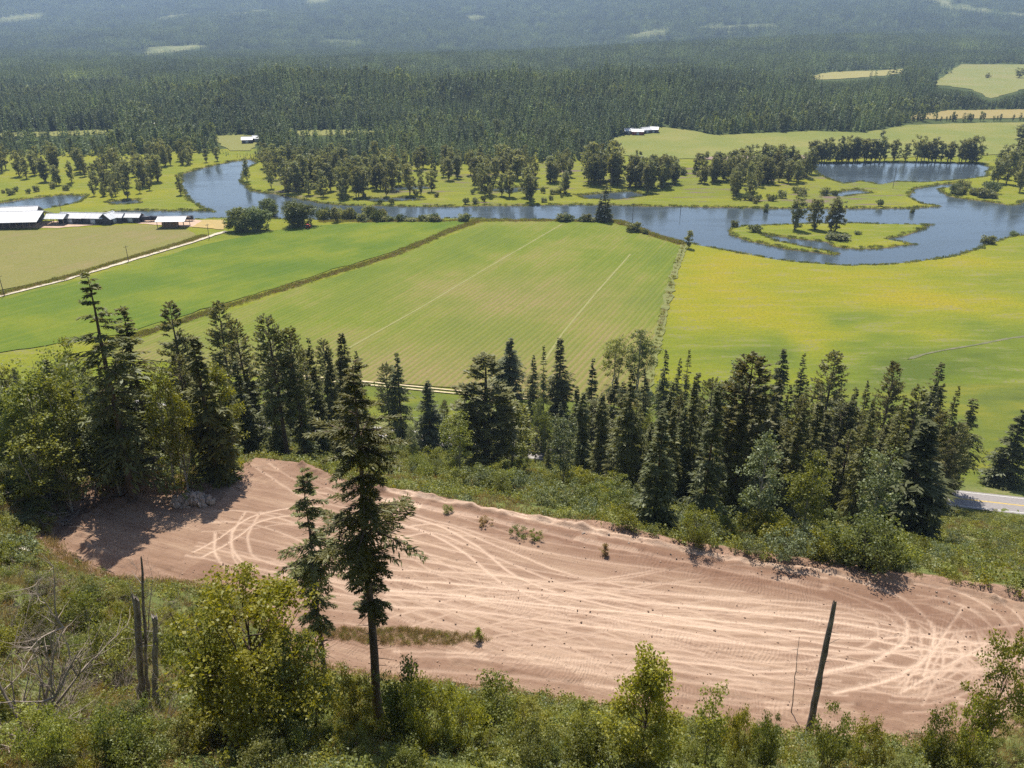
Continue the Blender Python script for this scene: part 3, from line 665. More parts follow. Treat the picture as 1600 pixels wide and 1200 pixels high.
    TV = [tube(np.column_stack([wob, zz]), tr * np.clip(1.0 - zz / H, 0.03, 1) ** 0.8 * (1 + 0.35 * np.exp(-np.maximum(zz, 0) / (H * 0.02))), 7)]
    if limbs:
        for i in np.nonzero(r.uniform(0, 1, nb) < limbs)[0]:
            uu = np.array([0, 0.35, 0.7]); pth = d[i] * (Lb[i] * uu)[:, None]; pth[:, 2] += z0[i] + Lb[i] * (sl[i] * uu + np.broadcast_to(sag, (nb,))[i] * uu * uu)
            TV.append(tube(pth, np.array([0.022, 0.015, 0.005]) * Lb[i] + 0.008, 3))
        for i in range(int(20 * limbs) + 4):          # dead stubs below the crown
            a = r.uniform(0, 6.28); z = H * r.uniform(0.04, max(cb, 0.05) + 0.05); l = r.uniform(0.3, 1.0)
            TV.append(tube(np.array([[0, 0, z], [l * math.cos(a), l * math.sin(a), z - 0.1 * l]]), [0.03, 0.006], 3))
    return (FV, FQ), join(TV)
def leafy(seed, H, rx, z_lo, ncl, nleaf, ls, cl=0.9, stems=1, trunk_r=None, shape='oval', limbn=14, lean=0.0):
    r = np.random.default_rng(seed)
    zc = (H + z_lo) / 2; rz = (H - z_lo) / 2
    v = unit(r.normal(0, 1, (ncl, 3))); rad_ = r.uniform(0.15, 1, ncl) ** 0.45
    c = v * rad_[:, None]
    tz = (c[:, 2] + 1) / 2
    if shape == 'cone': wprof = 0.25 + 1.0 * (1 - tz) ** 0.7
    elif shape == 'column': wprof = np.full(ncl, 1.0)
    else: wprof = 1.0 + 0.15 * np.sin(tz * 5 + seed)
    lob = 1 + 0.22 * np.sin(np.arctan2(c[:, 1], c[:, 0]) * 3 + seed) + 0.14 * np.sin(tz * 9 + seed * 2)
    ctr = np.stack([c[:, 0] * rx * wprof * lob, c[:, 1] * rx * wprof * lob, zc + c[:, 2] * rz], -1)
    ctr[:, 0] += lean * tz * H
    idx = r.integers(0, ncl, nleaf); cs = cl * r.uniform(0.6, 1.3, ncl)
    off = unit(r.normal(0, 1, (nleaf, 3))) * (r.uniform(0, 1, nleaf) ** 0.5 * cs[idx])[:, None] * np.array([1, 1, 0.72])
    p = ctr[idx] + off
    p[:, 2] = np.maximum(p[:, 2], 0.03 * H * r.uniform(0, 1, nleaf))
    ax = unit(r.normal(0, 1, (nleaf, 3)) + np.array([0, 0, -0.25])); nr = unit(r.normal(0, 0.75, (nleaf, 3)) + np.array([0, 0, 0.8]))
    sv = unit(np.cross(ax, nr)); s = ls * r.uniform(0.6, 1.3, nleaf)
    FV, FQ = diamonds(p, ax, sv, s, s * 0.72)
    tr = trunk_r or H * 0.012; TV = []
    for k in range(stems):
        b = r.normal(0, 0.12 * rx * (stems > 1), 2); top = np.array([b[0] * 3 + lean * H * .7, b[1] * 3, z_lo + (H - z_lo) * 0.85])
        uu = np.linspace(0, 1, 7)[:, None]; pth = np.array([[b[0], b[1], -0.5]]) * (1 - uu) + top[None] * uu; pth[1:-1, :2] += r.normal(0, H * 0.008, (5, 2))
        TV.append(tube(pth, tr * np.linspace(1, 0.15, 7), 6))
    for i in r.choice(ncl, min(limbn, ncl), replace=False):
        z = max(z_lo * 0.6, ctr[i, 2] - r.uniform(0.15, 0.4) * H); a = np.array([lean * z * .7, 0, z]); mid = (a + ctr[i]) / 2 + np.array([0, 0, -0.04 * H])
        TV.append(tube(np.stack([a, mid, ctr[i]]), np.array([0.45, 0.28, 0.08]) * tr, 4))
    return (FV, FQ), join(TV)
def bare(seed, H, spread, n1=7, n2=6, n3=4, r0=0.05, trunk=True):
    r = np.random.default_rng(seed); TV = []
    def twig(a, dvec, L, rr, lvl):
        k = 5; pts = [np.array(a)]; dv = unit(np.array(dvec))
        for _ in range(k):
            dv = unit(dv + r.normal(0, 0.14, 3) + np.array([0, 0, 0.05])); pts.append(pts[-1] + dv * L / k)
        TV.append(tube(np.array(pts), np.linspace(rr, rr * 0.25, k + 1), 4 if lvl < 2 else 3))
        return pts
    for i in range(n1):
        a = r.uniform(0, 6.28); d = np.array([math.cos(a) * spread, math.sin(a) * spread, 1.0])
        p1 = twig((r.normal(0, .15), r.normal(0, .15), -0.2), d, H * r.uniform(0.6, 1.0), r0, 0)
        for j in range(n2):
            s = p1[r.integers(1, 6)]; d2 = unit(d) + r.normal(0, 0.6, 3); p2 = twig(s, d2, H * r.uniform(0.2, 0.45), r0 * 0.45, 1)
            for k in range(n3): twig(p2[r.integers(1, 6)], d2 + r.normal(0, 0.7, 3), H * r.uniform(0.08, 0.2), max(0.006, r0 * 0.2), 2)
    return join(TV)
def proto(name, gen, fm, bm, extra=None):
    (FV, FQ), (TV, TQ) = gen
    f = mesh_np(name + '_crown', FV, FQ); f.materials.append(M[fm])
    t = mesh_np(name + '_trunk', TV, TQ, True); t.materials.append(M[bm])
    return dict(crown=f, trunk=t, H=FV[:, 2].max(), W=2 * np.percentile(np.hypot(FV[:, 0], FV[:, 1]), 96))
PR = {}
PR['spruce'] = [proto('spruce', conifer(10 + i, 24, 3.1 + 0.2 * i, 0.03 + 0.02 * (i % 4), 240 + 25 * (i % 4), 24, 0.95, 0.25, 'spruce' if i % 3 else 'fir', 0.12, patch=(0, 0.25, 0.45)[i % 3]), 'spruce', 'bark') for i in range(9)]
PR['pine'] = [proto('pine', conifer(30 + i, 26, 2.7 + 0.25 * i, 0.2 + 0.04 * i, 230, 24, 0.72, 0.22, 'pine', 0.5), 'pine', 'bark') for i in range(6)]
PR['fir'] = [proto('fir', conifer(40 + i, 27, 4.2, 0.14 + 0.05 * i, 190, 26, 0.9, 0.22, 'fir', 0.6, patch=0.6), 'fir', 'bark') for i in range(3)]
PR['birch'] = [proto('birch', leafy(50 + i, 16, 2.6, 3.0, 70, 4200, 0.30, 1.0, 2, 0.12, 'oval', 18), 'leaf', 'bark_pale') for i in range(3)]
PR['aspen'] = [proto('aspen', leafy(55 + i, 16, 2.4, 2.0, 70, 4000, 0.30, 0.95, 1, 0.14, 'cone', 18), 'leaf_fresh', 'bark_pale') for i in range(2)]
PR['pale'] = [proto('pale_aspen', leafy(58 + i, 14, 2.3, 2.0, 55, 3000, 0.30, 0.9, 1, 0.12, 'oval', 14), 'leaf_pale', 'bark_pale') for i in range(2)]
PR['shrub'] = [proto('shrub', leafy(60 + i, 2.8, 1.7, 0.1, 26, 1500, 0.20, 0.62, 4, 0.035, 'oval', 8), ('leaf', 'leaf_pale', 'leaf_fresh', 'leaf')[i], 'bark') for i in range(4)]
PR['near_shrub'] = [proto('near_shrub', leafy(66 + i, 3.4, 1.7, 0.1, 46, 4800, 0.145, 0.55, 4, 0.035, 'oval', 14), ('leaf', 'leaf_fresh', 'weed')[i], 'bark') for i in range(3)]
PR['near_tree'] = [proto('near_tree', leafy(72 + i, 9, 3.3 - 0.6 * i, 0.5, 110, 15000, 0.17, 0.75, 3, 0.1, 'oval', 30), 'leaf_fresh', 'bark') for i in range(2)]
PR['cottonwood'] = [proto('cottonwood', leafy(80 + i, 18, 2.6 + 0.3 * i, 0.8, 52, 1900, 0.75, 1.15, 1, 0.3, 'oval' if i % 2 else 'column', 12), 'cotton', 'bark') for i in range(6)]
PR['willow'] = [proto('willow', leafy(90 + i, 13, 6.6, 0.2, 150, 9000, 0.7, 1.7, 1, 0.45, 'oval', 12), 'willow', 'bark') for i in range(2)]
PR['mid_conifer'] = [proto('mid_conifer', conifer(94 + i, 22, 3.0, 0.03, 130, 8, 1.5, 0.7, 'spruce'), 'spruce', 'bark') for i in range(2)]
PR['bank_bush'] = [proto('bank_bush', leafy(97 + i, 4, 2.8, 0.1, 30, 1100, 0.6, 1.0, 3, 0.08, 'oval', 5), ('cotton', 'willow')[i], 'bark') for i in range(2)]
used_count = {}
ORD = ['', 'first', 'second', 'third', 'fourth', 'fifth', 'sixth', 'seventh', 'eighth', 'ninth', 'tenth', 'eleventh', 'twelfth', 'thirteenth', 'fourteenth', 'fifteenth', 'sixteenth', 'seventeenth', 'eighteenth', 'nineteenth', 'twentieth']
TENS = ['', '', 'twenty', 'thirty', 'forty', 'fifty', 'sixty', 'seventy', 'eighty', 'ninety']
def ordinal(n):
    if n <= 20: return ORD[n]
    return TENS[n // 10] + '-' + ORD[n % 10] if n % 10 else TENS[n // 10][:-1] + 'ieth'
def number_group(objs):                     # label look-alikes by their place in the row, counted from the left of the photograph
    objs = sorted(objs, key=lambda o: project(*o.location)[0])
    for i, o in enumerate(objs): o['label'] = o['label'] + ', ' + ('leftmost' if i == 0 else 'rightmost' if i == len(objs) - 1 else ordinal(i + 1) + ' from left')
def plant(kind, P, H, label, category='tree', group=None, name=None, width=None, rz=None, tilt=0.0, variant=None):
    lst = PR[kind]; i = used_count.get(kind, 0) if variant is None else variant; used_count[kind] = used_count.get(kind, 0) + 1
    p = lst[i % len(lst)]
    sz = H / p['H']; sx = sz if width is None else width / p['W']
    root = empty(name or kind, (P[0], P[1], P[2] - 0.05), random.uniform(0, 6.28) if rz is None else rz, label, category, group)
    if tilt or category == 'tree': root.rotation_euler[0] = random.gauss(0, 0.018); root.rotation_euler[1] = tilt + random.gauss(0, 0.018)
    root.scale = (sx, sx, sz)
    for part in ('trunk', 'crown'):
        o = bpy.data.objects.new('stem' if category == 'shrub' and part == 'trunk' else ('foliage' if category == 'shrub' else part), p[part]); C.objects.link(o); o.parent = root
    return root

# ------------------------------------------------------------------ tree belt below the pad
def belt(kind, tx, ty, by, label, group=None, name=None, width=None, wpx=None):
    P, H, dep = tree_spot(tx, ty, by)
    w = 1.05 * wpx * dep / F if wpx else None
    o = plant(kind, P, H, label, 'tree', group, name, w)
    return o, H
HS = []
for a in (
    ('fir', 128, 425, 788, 'tallest ragged fir at the left end of the pad, its tip against the lane', None, 'fir_tree', 115),
    ('fir', 190, 478, 735, 'ragged fir right behind the tallest one at the left', None, 'fir_tree', 80),
    ('pine', 264, 470, 690, 'slender olive pine right of the two big left firs, top against the fields', None, 'pine_tree', 62),
    ('spruce', 301, 522, 755, 'dense dark fir directly behind the rock pile, casting its shadow on the pad', None, 'spruce_tree', 78),
    ('pine', 337, 468, 690, 'tall narrow pine just right of the fir behind the rock pile', None, 'pine_tree', 55),
    ('pine', 374, 496, 700, 'thin pine third from the left in the group above the pad entrance', None, 'pine_tree', 50),
    ('pine', 420, 485, 718, 'tall dark pine with bare trunk beside the pad entrance', None, 'pine_tree', 66),
    ('pine', 453, 508, 718, 'slim pine immediately right of the dark pine beside the pad entrance', None, 'pine_tree', 52),
    ('spruce', 478, 527, 712, 'narrow spruce between the slim pine and the big foreground fir', None, 'spruce_tree', 46),
    ('spruce', 511, 538, 706, 'short-tipped spruce just left of the foreground fir top', None, 'spruce_tree', 44),
    ('spruce', 533, 518, 712, 'dark pointed spruce rising behind the top of the foreground fir', None, 'spruce_tree', 56),
    ('spruce', 618, 550, 697, 'dark dense spruce standing alone right of the foreground fir', None, 'spruce_tree', 58),
    ('pine', 601, 566, 690, 'thin sparse pine touching the left side of the lone dark spruce', None, 'pine_tree', 36),
    ('spruce', 668, 594, 708, 'shorter dense spruce at the row crop edge, second right of the foreground fir', None, 'spruce_tree', 58),
    ('pine', 755, 553, 742, 'wide open pine with a bare lower trunk in the middle of the belt', None, 'pine_tree', 100),
    ('spruce', 795, 527, 622, 'open spruce beyond the highway, in front of the row crop', None, 'spruce_tree', 48),
    ('spruce', 833, 552, 650, 'small narrow spruce between the two highway spruces', None, 'spruce_tree', 32),
    ('spruce', 851, 541, 700, 'very dark narrow spruce at the centre of the belt', None, 'spruce_tree', 38),
    ('spruce', 876, 527, 650, 'pointed spruce right of the very dark narrow one', None, 'spruce_tree', 40),
    ('spruce', 926, 561, 720, 'tall spruce left of the leafy poplars at the field corner', None, 'spruce_tree', 44),
    ('birch', 962, 522, 604, 'round-topped leafy poplar at the field corner, the left of two', None, 'poplar_tree', 46),
    ('birch', 1002, 512, 608, 'round-topped leafy poplar at the field corner, the right of two', None, 'poplar_tree', 50),
    ('spruce', 905, 602, 745, 'slim spruce low in the belt below the field corner, left of its pair', None, 'spruce_tree', 40),
    ('spruce', 946, 615, 752, 'slim spruce low in the belt below the field corner, right of its pair', None, 'spruce_tree', 44),
    ('spruce', 980, 598, 765, 'full dark spruce above the middle bushes', None, 'spruce_tree', 58),
    ('spruce', 1012, 575, 715, 'spruce below the right poplar', None, 'spruce_tree', 40),
    ('spruce', 1042, 546, 690, 'first of four close spire-like spruces at the meadow corner', None, 'spruce_tree', 32),
    ('spruce', 1059, 558, 700, 'second of four close spire-like spruces at the meadow corner', None, 'spruce_tree', 32),
    ('spruce', 1076, 546, 690, 'third of four close spire-like spruces at the meadow corner', None, 'spruce_tree', 34),
    ('spruce', 1092, 580, 705, 'last and shortest of four spire-like spruces at the meadow corner', None, 'spruce_tree', 36),
    ('spruce', 1036, 640, 828, 'massive dark spruce at the middle of the pad edge', None, 'spruce_tree', 68),
    ('spruce', 1120, 597, 834, 'tall spruce at the pad edge just left of the olive pine', None, 'spruce_tree', 66),
    ('pine', 1167, 550, 802, 'tall olive pine with a long bare trunk above the pad edge', None, 'pine_tree', 96),
    ('spruce', 1224, 545, 700, 'dark spruce against the yellow meadow, right of the olive pine', None, 'spruce_tree', 48),
    ('spruce', 1262, 552, 720, 'pointed spruce against the orange meadow patch', None, 'spruce_tree', 42),
    ('pine', 1302, 548, 765, 'rounded brownish pine in the right half of the belt', None, 'pine_tree', 66),
    ('spruce', 1252, 642, 802, 'broad spruce low in the belt under the orange meadow patch', None, 'spruce_tree', 74),
    ('pine', 1318, 622, 790, 'dark low pine beneath the rounded brownish pine', None, 'pine_tree', 66),
    ('spruce', 1345, 606, 760, 'left of a close pair of thin spruces before the ditch', None, 'spruce_tree', 40),
    ('spruce', 1363, 595, 748, 'right of a close pair of thin spruces before the ditch', None, 'spruce_tree', 40),
    ('pine', 1402, 563, 748, 'thin leaning pine with a bare trunk near the end of the ditch', None, 'pine_tree', 40),
    ('spruce', 1474, 566, 722, 'well-shaped dark spruce at the right against green meadow', None, 'spruce_tree', 72),
    ('spruce', 1452, 656, 840, 'big dark spruce nearest the highway at the right of the belt', None, 'spruce_tree', 104),
    ('fir', 1522, 620, 772, 'ragged brownish fir beside the visible stretch of highway', None, 'fir_tree', 58),
    ('spruce', 1600, 640, 758, 'spruce cut by the right edge of the view, behind the highway', None, 'spruce_tree', 62),
    ('birch', 30, 562, 742, 'leafy tree at the left edge hiding the highway bend', None, 'leafy_tree', 90),
    ('birch', 72, 545, 722, 'leafy tree between the left edge and the tallest fir', None, 'leafy_tree', 80),
    ('birch', 104, 522, 700, 'dark round-topped leafy tree just left of the tallest fir', None, 'leafy_tree', 64),
    ('birch', 40, 650, 792, 'leafy tree low at the left edge above the brush heap', None, 'leafy_tree', 92),
    ('aspen', 84, 690, 800, 'dense bright round tree at the left end of the pad', None, 'leafy_tree', 74),
    ('aspen', 150, 610, 775, 'bright leafy tree below the tallest fir', None, 'leafy_tree', 80),
    ('birch', 236, 562, 762, 'light birch with white stems between the left fir and the rock pile', None, 'birch_tree', 66),
    ('birch', 262, 590, 768, 'second light birch, just left of the dark fir at the rock pile', None, 'birch_tree', 58),
    ('aspen', 338, 560, 745, 'yellow-green leafy tree right behind the dark fir at the rock pile', None, 'leafy_tree', 60),
    ('pale', 118, 640, 770, 'grey-green leafy tree in the left thicket under the two firs', None, 'leafy_tree', 70),
    ('birch', 8, 610, 720, 'leafy tree cut by the left edge near the highway gap', None, 'leafy_tree', 70),
    ('aspen', 800, 622, 735, 'broad olive leafy tree right of the wide open pine', None, 'leafy_tree', 78),
    ('birch', 712, 640, 742, 'low leafy tree left of the wide open pine', None, 'leafy_tree', 56),
    ('pale', 884, 640, 765, 'pale silvery-leaved young tree in the centre of the belt', None, 'leafy_tree', 44),
    ('pale', 1205, 668, 836, 'pale leafy tree at the pad edge right of the olive pine', None, 'leafy_tree', 68),
    ('birch', 1276, 705, 852, 'green leafy tree at the pad edge left of the round bush', None, 'leafy_tree', 66),
    ('pale', 1392, 695, 856, 'pale green leafy tree left of the big dark spruce near the highway', None, 'leafy_tree', 62),
    ('birch', 560, 600, 712, 'leafy tree mostly hidden behind the foreground fir', None, 'leafy_tree', 50),
    ('pale', 1160, 560, 690, 'grey leafy tree behind the top of the olive pine', None, 'leafy_tree', 60),
):
    o, h = belt(a[0], a[1], a[2], a[3], a[4], a[5], a[6], None, a[7]); HS.append((a[1], a[2], round(h, 1), round(o.location[1])))
print('BELT', HS)
# filler trees standing inside the belt, seen only between the others
def scatter_px(poly, n, seed, mind=0.0):
    r = np.random.default_rng(seed); P = np.array(poly, float); out = []; tries = 0
    while len(out) < n and tries < n * 60:
        tries += 1
        x = r.uniform(P[:, 0].min(), P[:, 0].max()); y = r.uniform(P[:, 1].min(), P[:, 1].max())
        if sdf(poly, np.array([x]), np.array([y]))[0] > 0: continue
        h = hit(x, y, 500)
        if h is None or sdf(PAD, h[None, 0], h[None, 1])[0] < 0.6: continue
        if any((h[0] - b[0]) ** 2 + (h[1] - b[1]) ** 2 < mind * mind for b in out): continue
        out.append(h)
    return out
objs = []
for i, P in enumerate(scatter_px([(900,700),(1140,690),(1420,700),(1420,800),(1330,820),(1120,800),(960,760)], 48, 3, 3.2)):
    objs.append(plant(('spruce', 'spruce', 'pale', 'spruce', 'birch')[i % 5], P, random.uniform(9, 18), 'young tree in the shade of the belt right half', 'tree', 'young trees inside the right half of the belt', 'young_tree'))
number_group(objs)
objs = []
for i, P in enumerate(scatter_px([(-10,640),(100,620),(200,670),(330,680),(500,680),(500,702),(350,712),(240,740),(120,752),(-10,750)], 44, 4, 3.0)):
    objs.append(plant(('birch', 'aspen', 'pale', 'birch', 'spruce')[i % 5], P, random.uniform(8, 15), 'young leafy tree in the shade of the left thicket', 'tree', 'young trees in the left thicket', 'young_tree'))
number_group(objs)
objs = []
for i, P in enumerate(scatter_px([(480,690),(620,690),(760,690),(900,720),(880,740),(700,720),(540,715)], 18, 5, 3)):
    objs.append(plant(('birch', 'spruce', 'pale')[i % 3], P, random.uniform(6, 10), 'young tree in the middle gap behind the bushes', 'tree', 'young trees in the middle gap of the belt', 'young_tree'))
number_group(objs)
objs = []
for i, P in enumerate(scatter_px([(380,690),(640,680),(900,690),(1180,720),(1430,760),(1430,790),(1180,760),(900,735),(640,705),(400,712)], 60, 6, 2.8)):
    objs.append(plant(('birch', 'pale', 'aspen', 'spruce')[i % 4], P, random.uniform(4.5, 9), 'small tree on the low slope before the highway', 'tree', 'small trees before the highway', 'small_tree'))
number_group(objs)
objs = []
for i, P in enumerate(scatter_px([(880,735),(1010,725),(1180,735),(1420,760),(1490,775),(1480,800),(1400,832),(1200,822),(1100,810),(980,775)], 64, 8, 3.2)):
    hh = random.uniform(15, 25); objs.append(plant(('spruce', 'pine', 'spruce')[i % 3], P, hh, 'mid-height conifer packed into the belt right half', 'tree', 'mid-height conifers in the belt right half', 'conifer_tree', hh * random.uniform(0.2, 0.27)))
number_group(objs)
objs = []
for i, P in enumerate(scatter_px([(620,690),(760,690),(860,690),(1010,700),(1010,748),(900,742),(760,715),(640,706)], 30, 9, 3.2)):
    hh = random.uniform(11, 20); objs.append(plant(('spruce', 'spruce', 'pine', 'birch')[i % 4], P, hh, 'mid-height tree standing in the belt centre', 'tree', 'mid-height trees in the belt centre', 'belt_tree', hh * random.uniform(0.22, 0.3)))
number_group(objs)
# the close-set rows of spruces that make the belt a wall
def spruce_row(x0, x1, n, ty, by, w, lab, grp, seed):
    r = np.random.default_rng(seed); out = []
    for k in range(n):
        tx = x0 + (x1 - x0) * (k + r.uniform(0.1, 0.9)) / n; b = by(tx) + r.uniform(-14, 14)
        P, H, dep = tree_spot(tx, r.uniform(*ty), b); out.append(plant('pine' if r.uniform() < 0.2 else 'spruce', P, H, lab, 'tree', grp, 'spruce_tree', r.uniform(*w) * dep / F))
    number_group(out)
spruce_row(880, 1500, 34, (585, 665), lambda x: np.interp(x, [880, 1050, 1250, 1500], [728, 775, 795, 800]), (40, 62), 'close-set spruce in the right half of the belt', 'close-set spruces in the belt right half', 101)
spruce_row(345, 560, 12, (525, 590), lambda x: 704, (38, 54), 'close-set spruce in the row above the pad entrance', 'close-set spruces above the pad entrance', 102)
spruce_row(60, 330, 7, (545, 620), lambda x: 738, (50, 76), 'dark spruce among the leafy trees of the left thicket', 'dark spruces in the left thicket', 103)
# shrubs
PR['island_cottonwood'] = [proto('island_cottonwood', leafy(180 + i, 24, 4.6, 0.4, 120, 5200, 0.75, 1.3, 2, 0.4, 'column', 12), 'cotton', 'bark') for i in range(3)]
for poly, n, lab, grp, hs, sd in (
    ([(610,700),(700,690),(820,710),(960,750),(1010,790),(1020,835),(900,805),(780,778),(650,745)], 98, 'leafy shrub in the thicket along the middle of the far pad edge', 'shrubs along the middle of the far pad edge', (1.8, 4.2), 11),
    ([(1060,840),(1140,830),(1300,850),(1420,860),(1430,892),(1330,885),(1180,868)], 34, 'leafy shrub under the trees along the right part of the pad edge', 'shrubs along the right part of the pad edge', (1.8, 4.4), 12),
    ([(1420,830),(1530,800),(1640,800),(1640,935),(1540,905),(1450,893)], 46, 'low leafy shrub on the weedy slope between pad and highway', 'shrubs on the weedy slope at the right', (0.9, 2.1), 13),
    ([(-10,740),(110,745),(120,775),(90,800),(60,870),(-10,900)], 26, 'leafy shrub on the slope left of the dirt pad', 'shrubs left of the dirt pad', (1.6, 3.4), 14),
    ([(200,755),(380,690),(470,695),(410,712),(380,735),(330,758),(220,768)], 16, 'shrub under the trees by the rock pile and pad entrance', 'shrubs by the pad entrance', (1.2, 2.6), 15)):
    number_group([plant('shrub', P, random.uniform(*hs), lab, 'shrub', grp, 'shrub') for P in scatter_px(poly, n, sd, 1.2)])
def at(px, py): return hit(px, py)
P = at(1350, 884); plant('near_shrub', P, 7.0, 'large round dark green bush on the pad edge below the big right spruce', 'shrub', None, 'round_bush', 7.5, variant=0)
P = at(776, 772); plant('near_shrub', P, 4.2, 'dark round bush directly under the wide open pine', 'shrub', None, 'round_bush', 5.0, variant=0)
P = at(1085, 852); plant('near_shrub', P, 5.0, 'yellow-green bush between two spruces on the pad edge', 'shrub', None, 'yellow_bush', 4.0, variant=1)
# plants on the pad itself
for px, py, h, w, k, lab in ((700, 806, 1.3, 1.5, 'weed', 'small green weed clump on the dirt, left of the dry tuft'), (758, 824, 1.2, 2.6, 'dry', 'dry yellow weed tuft on the dirt between two green clumps'),
        (810, 843, 1.6, 2.2, 'leaf', 'green bush on the dirt, the left one of a touching pair'), (838, 849, 1.5, 2.0, 'leaf', 'green bush on the dirt, the right one of a touching pair'),
        (945, 873, 1.7, 1.0, 'dry', 'single upright yellowish sapling standing alone on the dirt'), (748, 1008, 1.8, 1.1, 'fresh', 'bright green sapling at the end of the grassy strip'),
        (640, 862, 0.5, 0.8, 'weed', 'tiny weed beside the foreground fir trunk on the dirt')):
    P = at(px, py); mk = {'weed': 'weed', 'dry': 'dry_weed', 'leaf': 'leaf', 'fresh': 'leaf_fresh'}[k]
    PR['tmp'] = [proto('pad_plant', leafy(px, h, w / 2, 0.02, 22, 900, 0.13, 0.28, 5, 0.015, 'cone' if h > w else 'oval', 8), mk, 'bark')]
    P[2] = float(pad_z(P[0], P[1])) - 0.05; plant('tmp', P, h, lab, 'shrub', None, 'weed_clump' if k in ('weed', 'dry') else 'sapling', variant=0)

# ------------------------------------------------------------------ foreground
def foreground(kind, tx, ty, by, label, name, wpx, gen=None, mats=None):
    if gen: PR['tmp'] = [proto(name, gen, *mats)]; kind = 'tmp'
    P, H, dep = tree_spot(tx, ty, by)
    print('FG', name, round(H, 1), P.round(1))
    return plant(kind, P, H, label, 'tree', None, name, wpx * dep / F if wpx else None, 0.4, variant=0)
foreground(None, 540, 556, 1128, 'very tall foreground fir with a long bare lower trunk, in front of the pad', 'fir_tree', 160,
           conifer(203, 28, 3.1, 0.36, 200, 150, 0.34, 0.075, 'hero', 1.0, 0.22, 0.7), ('fir', 'bark'))
foreground(None, 466, 728, 1056, 'thinner, shorter foreground fir just left of the very tall one', 'fir_tree', 100,
           conifer(207, 17, 2.3, 0.24, 150, 110, 0.32, 0.075, 'hero', 1.0, 0.15, 0.6), ('fir', 'bark'))
foreground('near_tree', 372, 905, 1150, 'large leafy foreground tree at the bottom left, left of the firs', 'leafy_tree', 250)
foreground(None, 1022, 1010, 1200, 'bright leafy young tree at the bottom, between firs and leaning snag', 'leafy_tree', 130, leafy(301, 7, 1.7, 0.4, 70, 8000, 0.16, 0.6, 1, 0.07, 'cone', 26), ('leaf_fresh', 'bark'))
foreground(None, 300, 945, 1140, 'leafy tree behind the left side of the large bottom left one', 'leafy_tree', 130, leafy(305, 7, 2.2, 0.4, 60, 6500, 0.16, 0.7, 2, 0.07, 'oval', 20), ('leaf', 'bark'))
foreground(None, 455, 985, 1150, 'leafy tree against the right side of the large bottom left one', 'leafy_tree', 120, leafy(306, 7, 2.0, 0.4, 60, 6000, 0.16, 0.7, 2, 0.07, 'oval', 20), ('leaf_fresh', 'bark'))
foreground(None, 1600, 985, 1190, 'leafy tree cut by the bottom right edge of the view', 'leafy_tree', 90, leafy(303, 8, 1.8, 0.4, 60, 5000, 0.16, 0.6, 1, 0.07, 'oval', 22), ('leaf_fresh', 'bark'))
foreground(None, 1120, 1068, 1200, 'thin leafy sapling right of the bright young tree at the bottom', 'leafy_tree', 60, leafy(304, 5, 1.0, 0.4, 26, 1500, 0.16, 0.5, 1, 0.05, 'oval', 14), ('leaf_fresh', 'bark'))
for px, ty, by, w, lab in ((770, 1058, 1140, 100, 'green foreground bush at the bottom, right of the firs'), (720, 1085, 1170, 80, 'foreground bush low at the bottom between fir and green bush'),
        (1165, 1092, 1190, 60, 'foreground bush at the bottom left of the leaning snag'), (1208, 1112, 1205, 50, 'foreground bush touching the foot of the leaning snag'), (1312, 1108, 1200, 80, 'yellow-green foreground bush right of the leaning snag'),
        (1370, 1112, 1200, 70, 'low foreground bush second right of the leaning snag'), (1480, 1108, 1200, 60, 'small foreground bush alone at the bottom right'), (1540, 1098, 1200, 80, 'foreground bush beside the bottom right tree'),
        (540, 1040, 1140, 80, 'dark foreground bush between the two fir trunks'), (625, 1030, 1150, 90, 'foreground bush just right of the tall fir trunk'), (665, 1060, 1170, 90, 'paler foreground bush second right of the tall fir trunk'),
        (150, 965, 1060, 110, 'green bush left of the twin broken trunks'), (120, 915, 985, 70, 'bush above the bare branches at the left'), (190, 940, 1000, 60, 'small bush directly behind the twin broken trunks'), (40, 930, 1000, 80, 'bush at the left edge above the dead tree'),
        (170, 1100, 1200, 90, 'bush at the bottom left under the broken trunks'), (60, 1110, 1200, 80, 'bush in the bottom left corner'), (830, 1112, 1200, 90, 'low foreground bush at the bottom centre'), (920, 1120, 1200, 90, 'low foreground bush left of the bright young tree')):
    P, H, dep = tree_spot(px, ty, by)
    plant('near_shrub', P, max(H, 0.8), lab, 'shrub', None, 'shrub', w * dep / F)
objs = []
for i, P in enumerate(scatter_px([(-20,1090),(250,1120),(480,1100),(900,1120),(1240,1150),(1620,1130),(1620,1215),(-20,1215)], 64, 16, 0.8)):
    if 1215 < project(*P)[0] < 1300: continue
    objs.append(plant('near_shrub', P, random.uniform(1.0, 2.4), 'low leafy shrub along the bottom of the near slope', 'shrub', 'low shrubs along the bottom of the near slope', 'shrub'))
number_group(objs)
objs = []
for i, P in enumerate(scatter_px([(-20,880),(90,890),(180,925),(300,935),(360,1000),(300,1110),(120,1060),(-20,1080)], 40, 17, 1.1)):
    objs.append(plant('near_shrub', P, random.uniform(0.8, 2.0), 'low shrub on the near slope below the left end of the pad', 'shrub', 'low shrubs on the left near slope', 'shrub'))
number_group(objs)
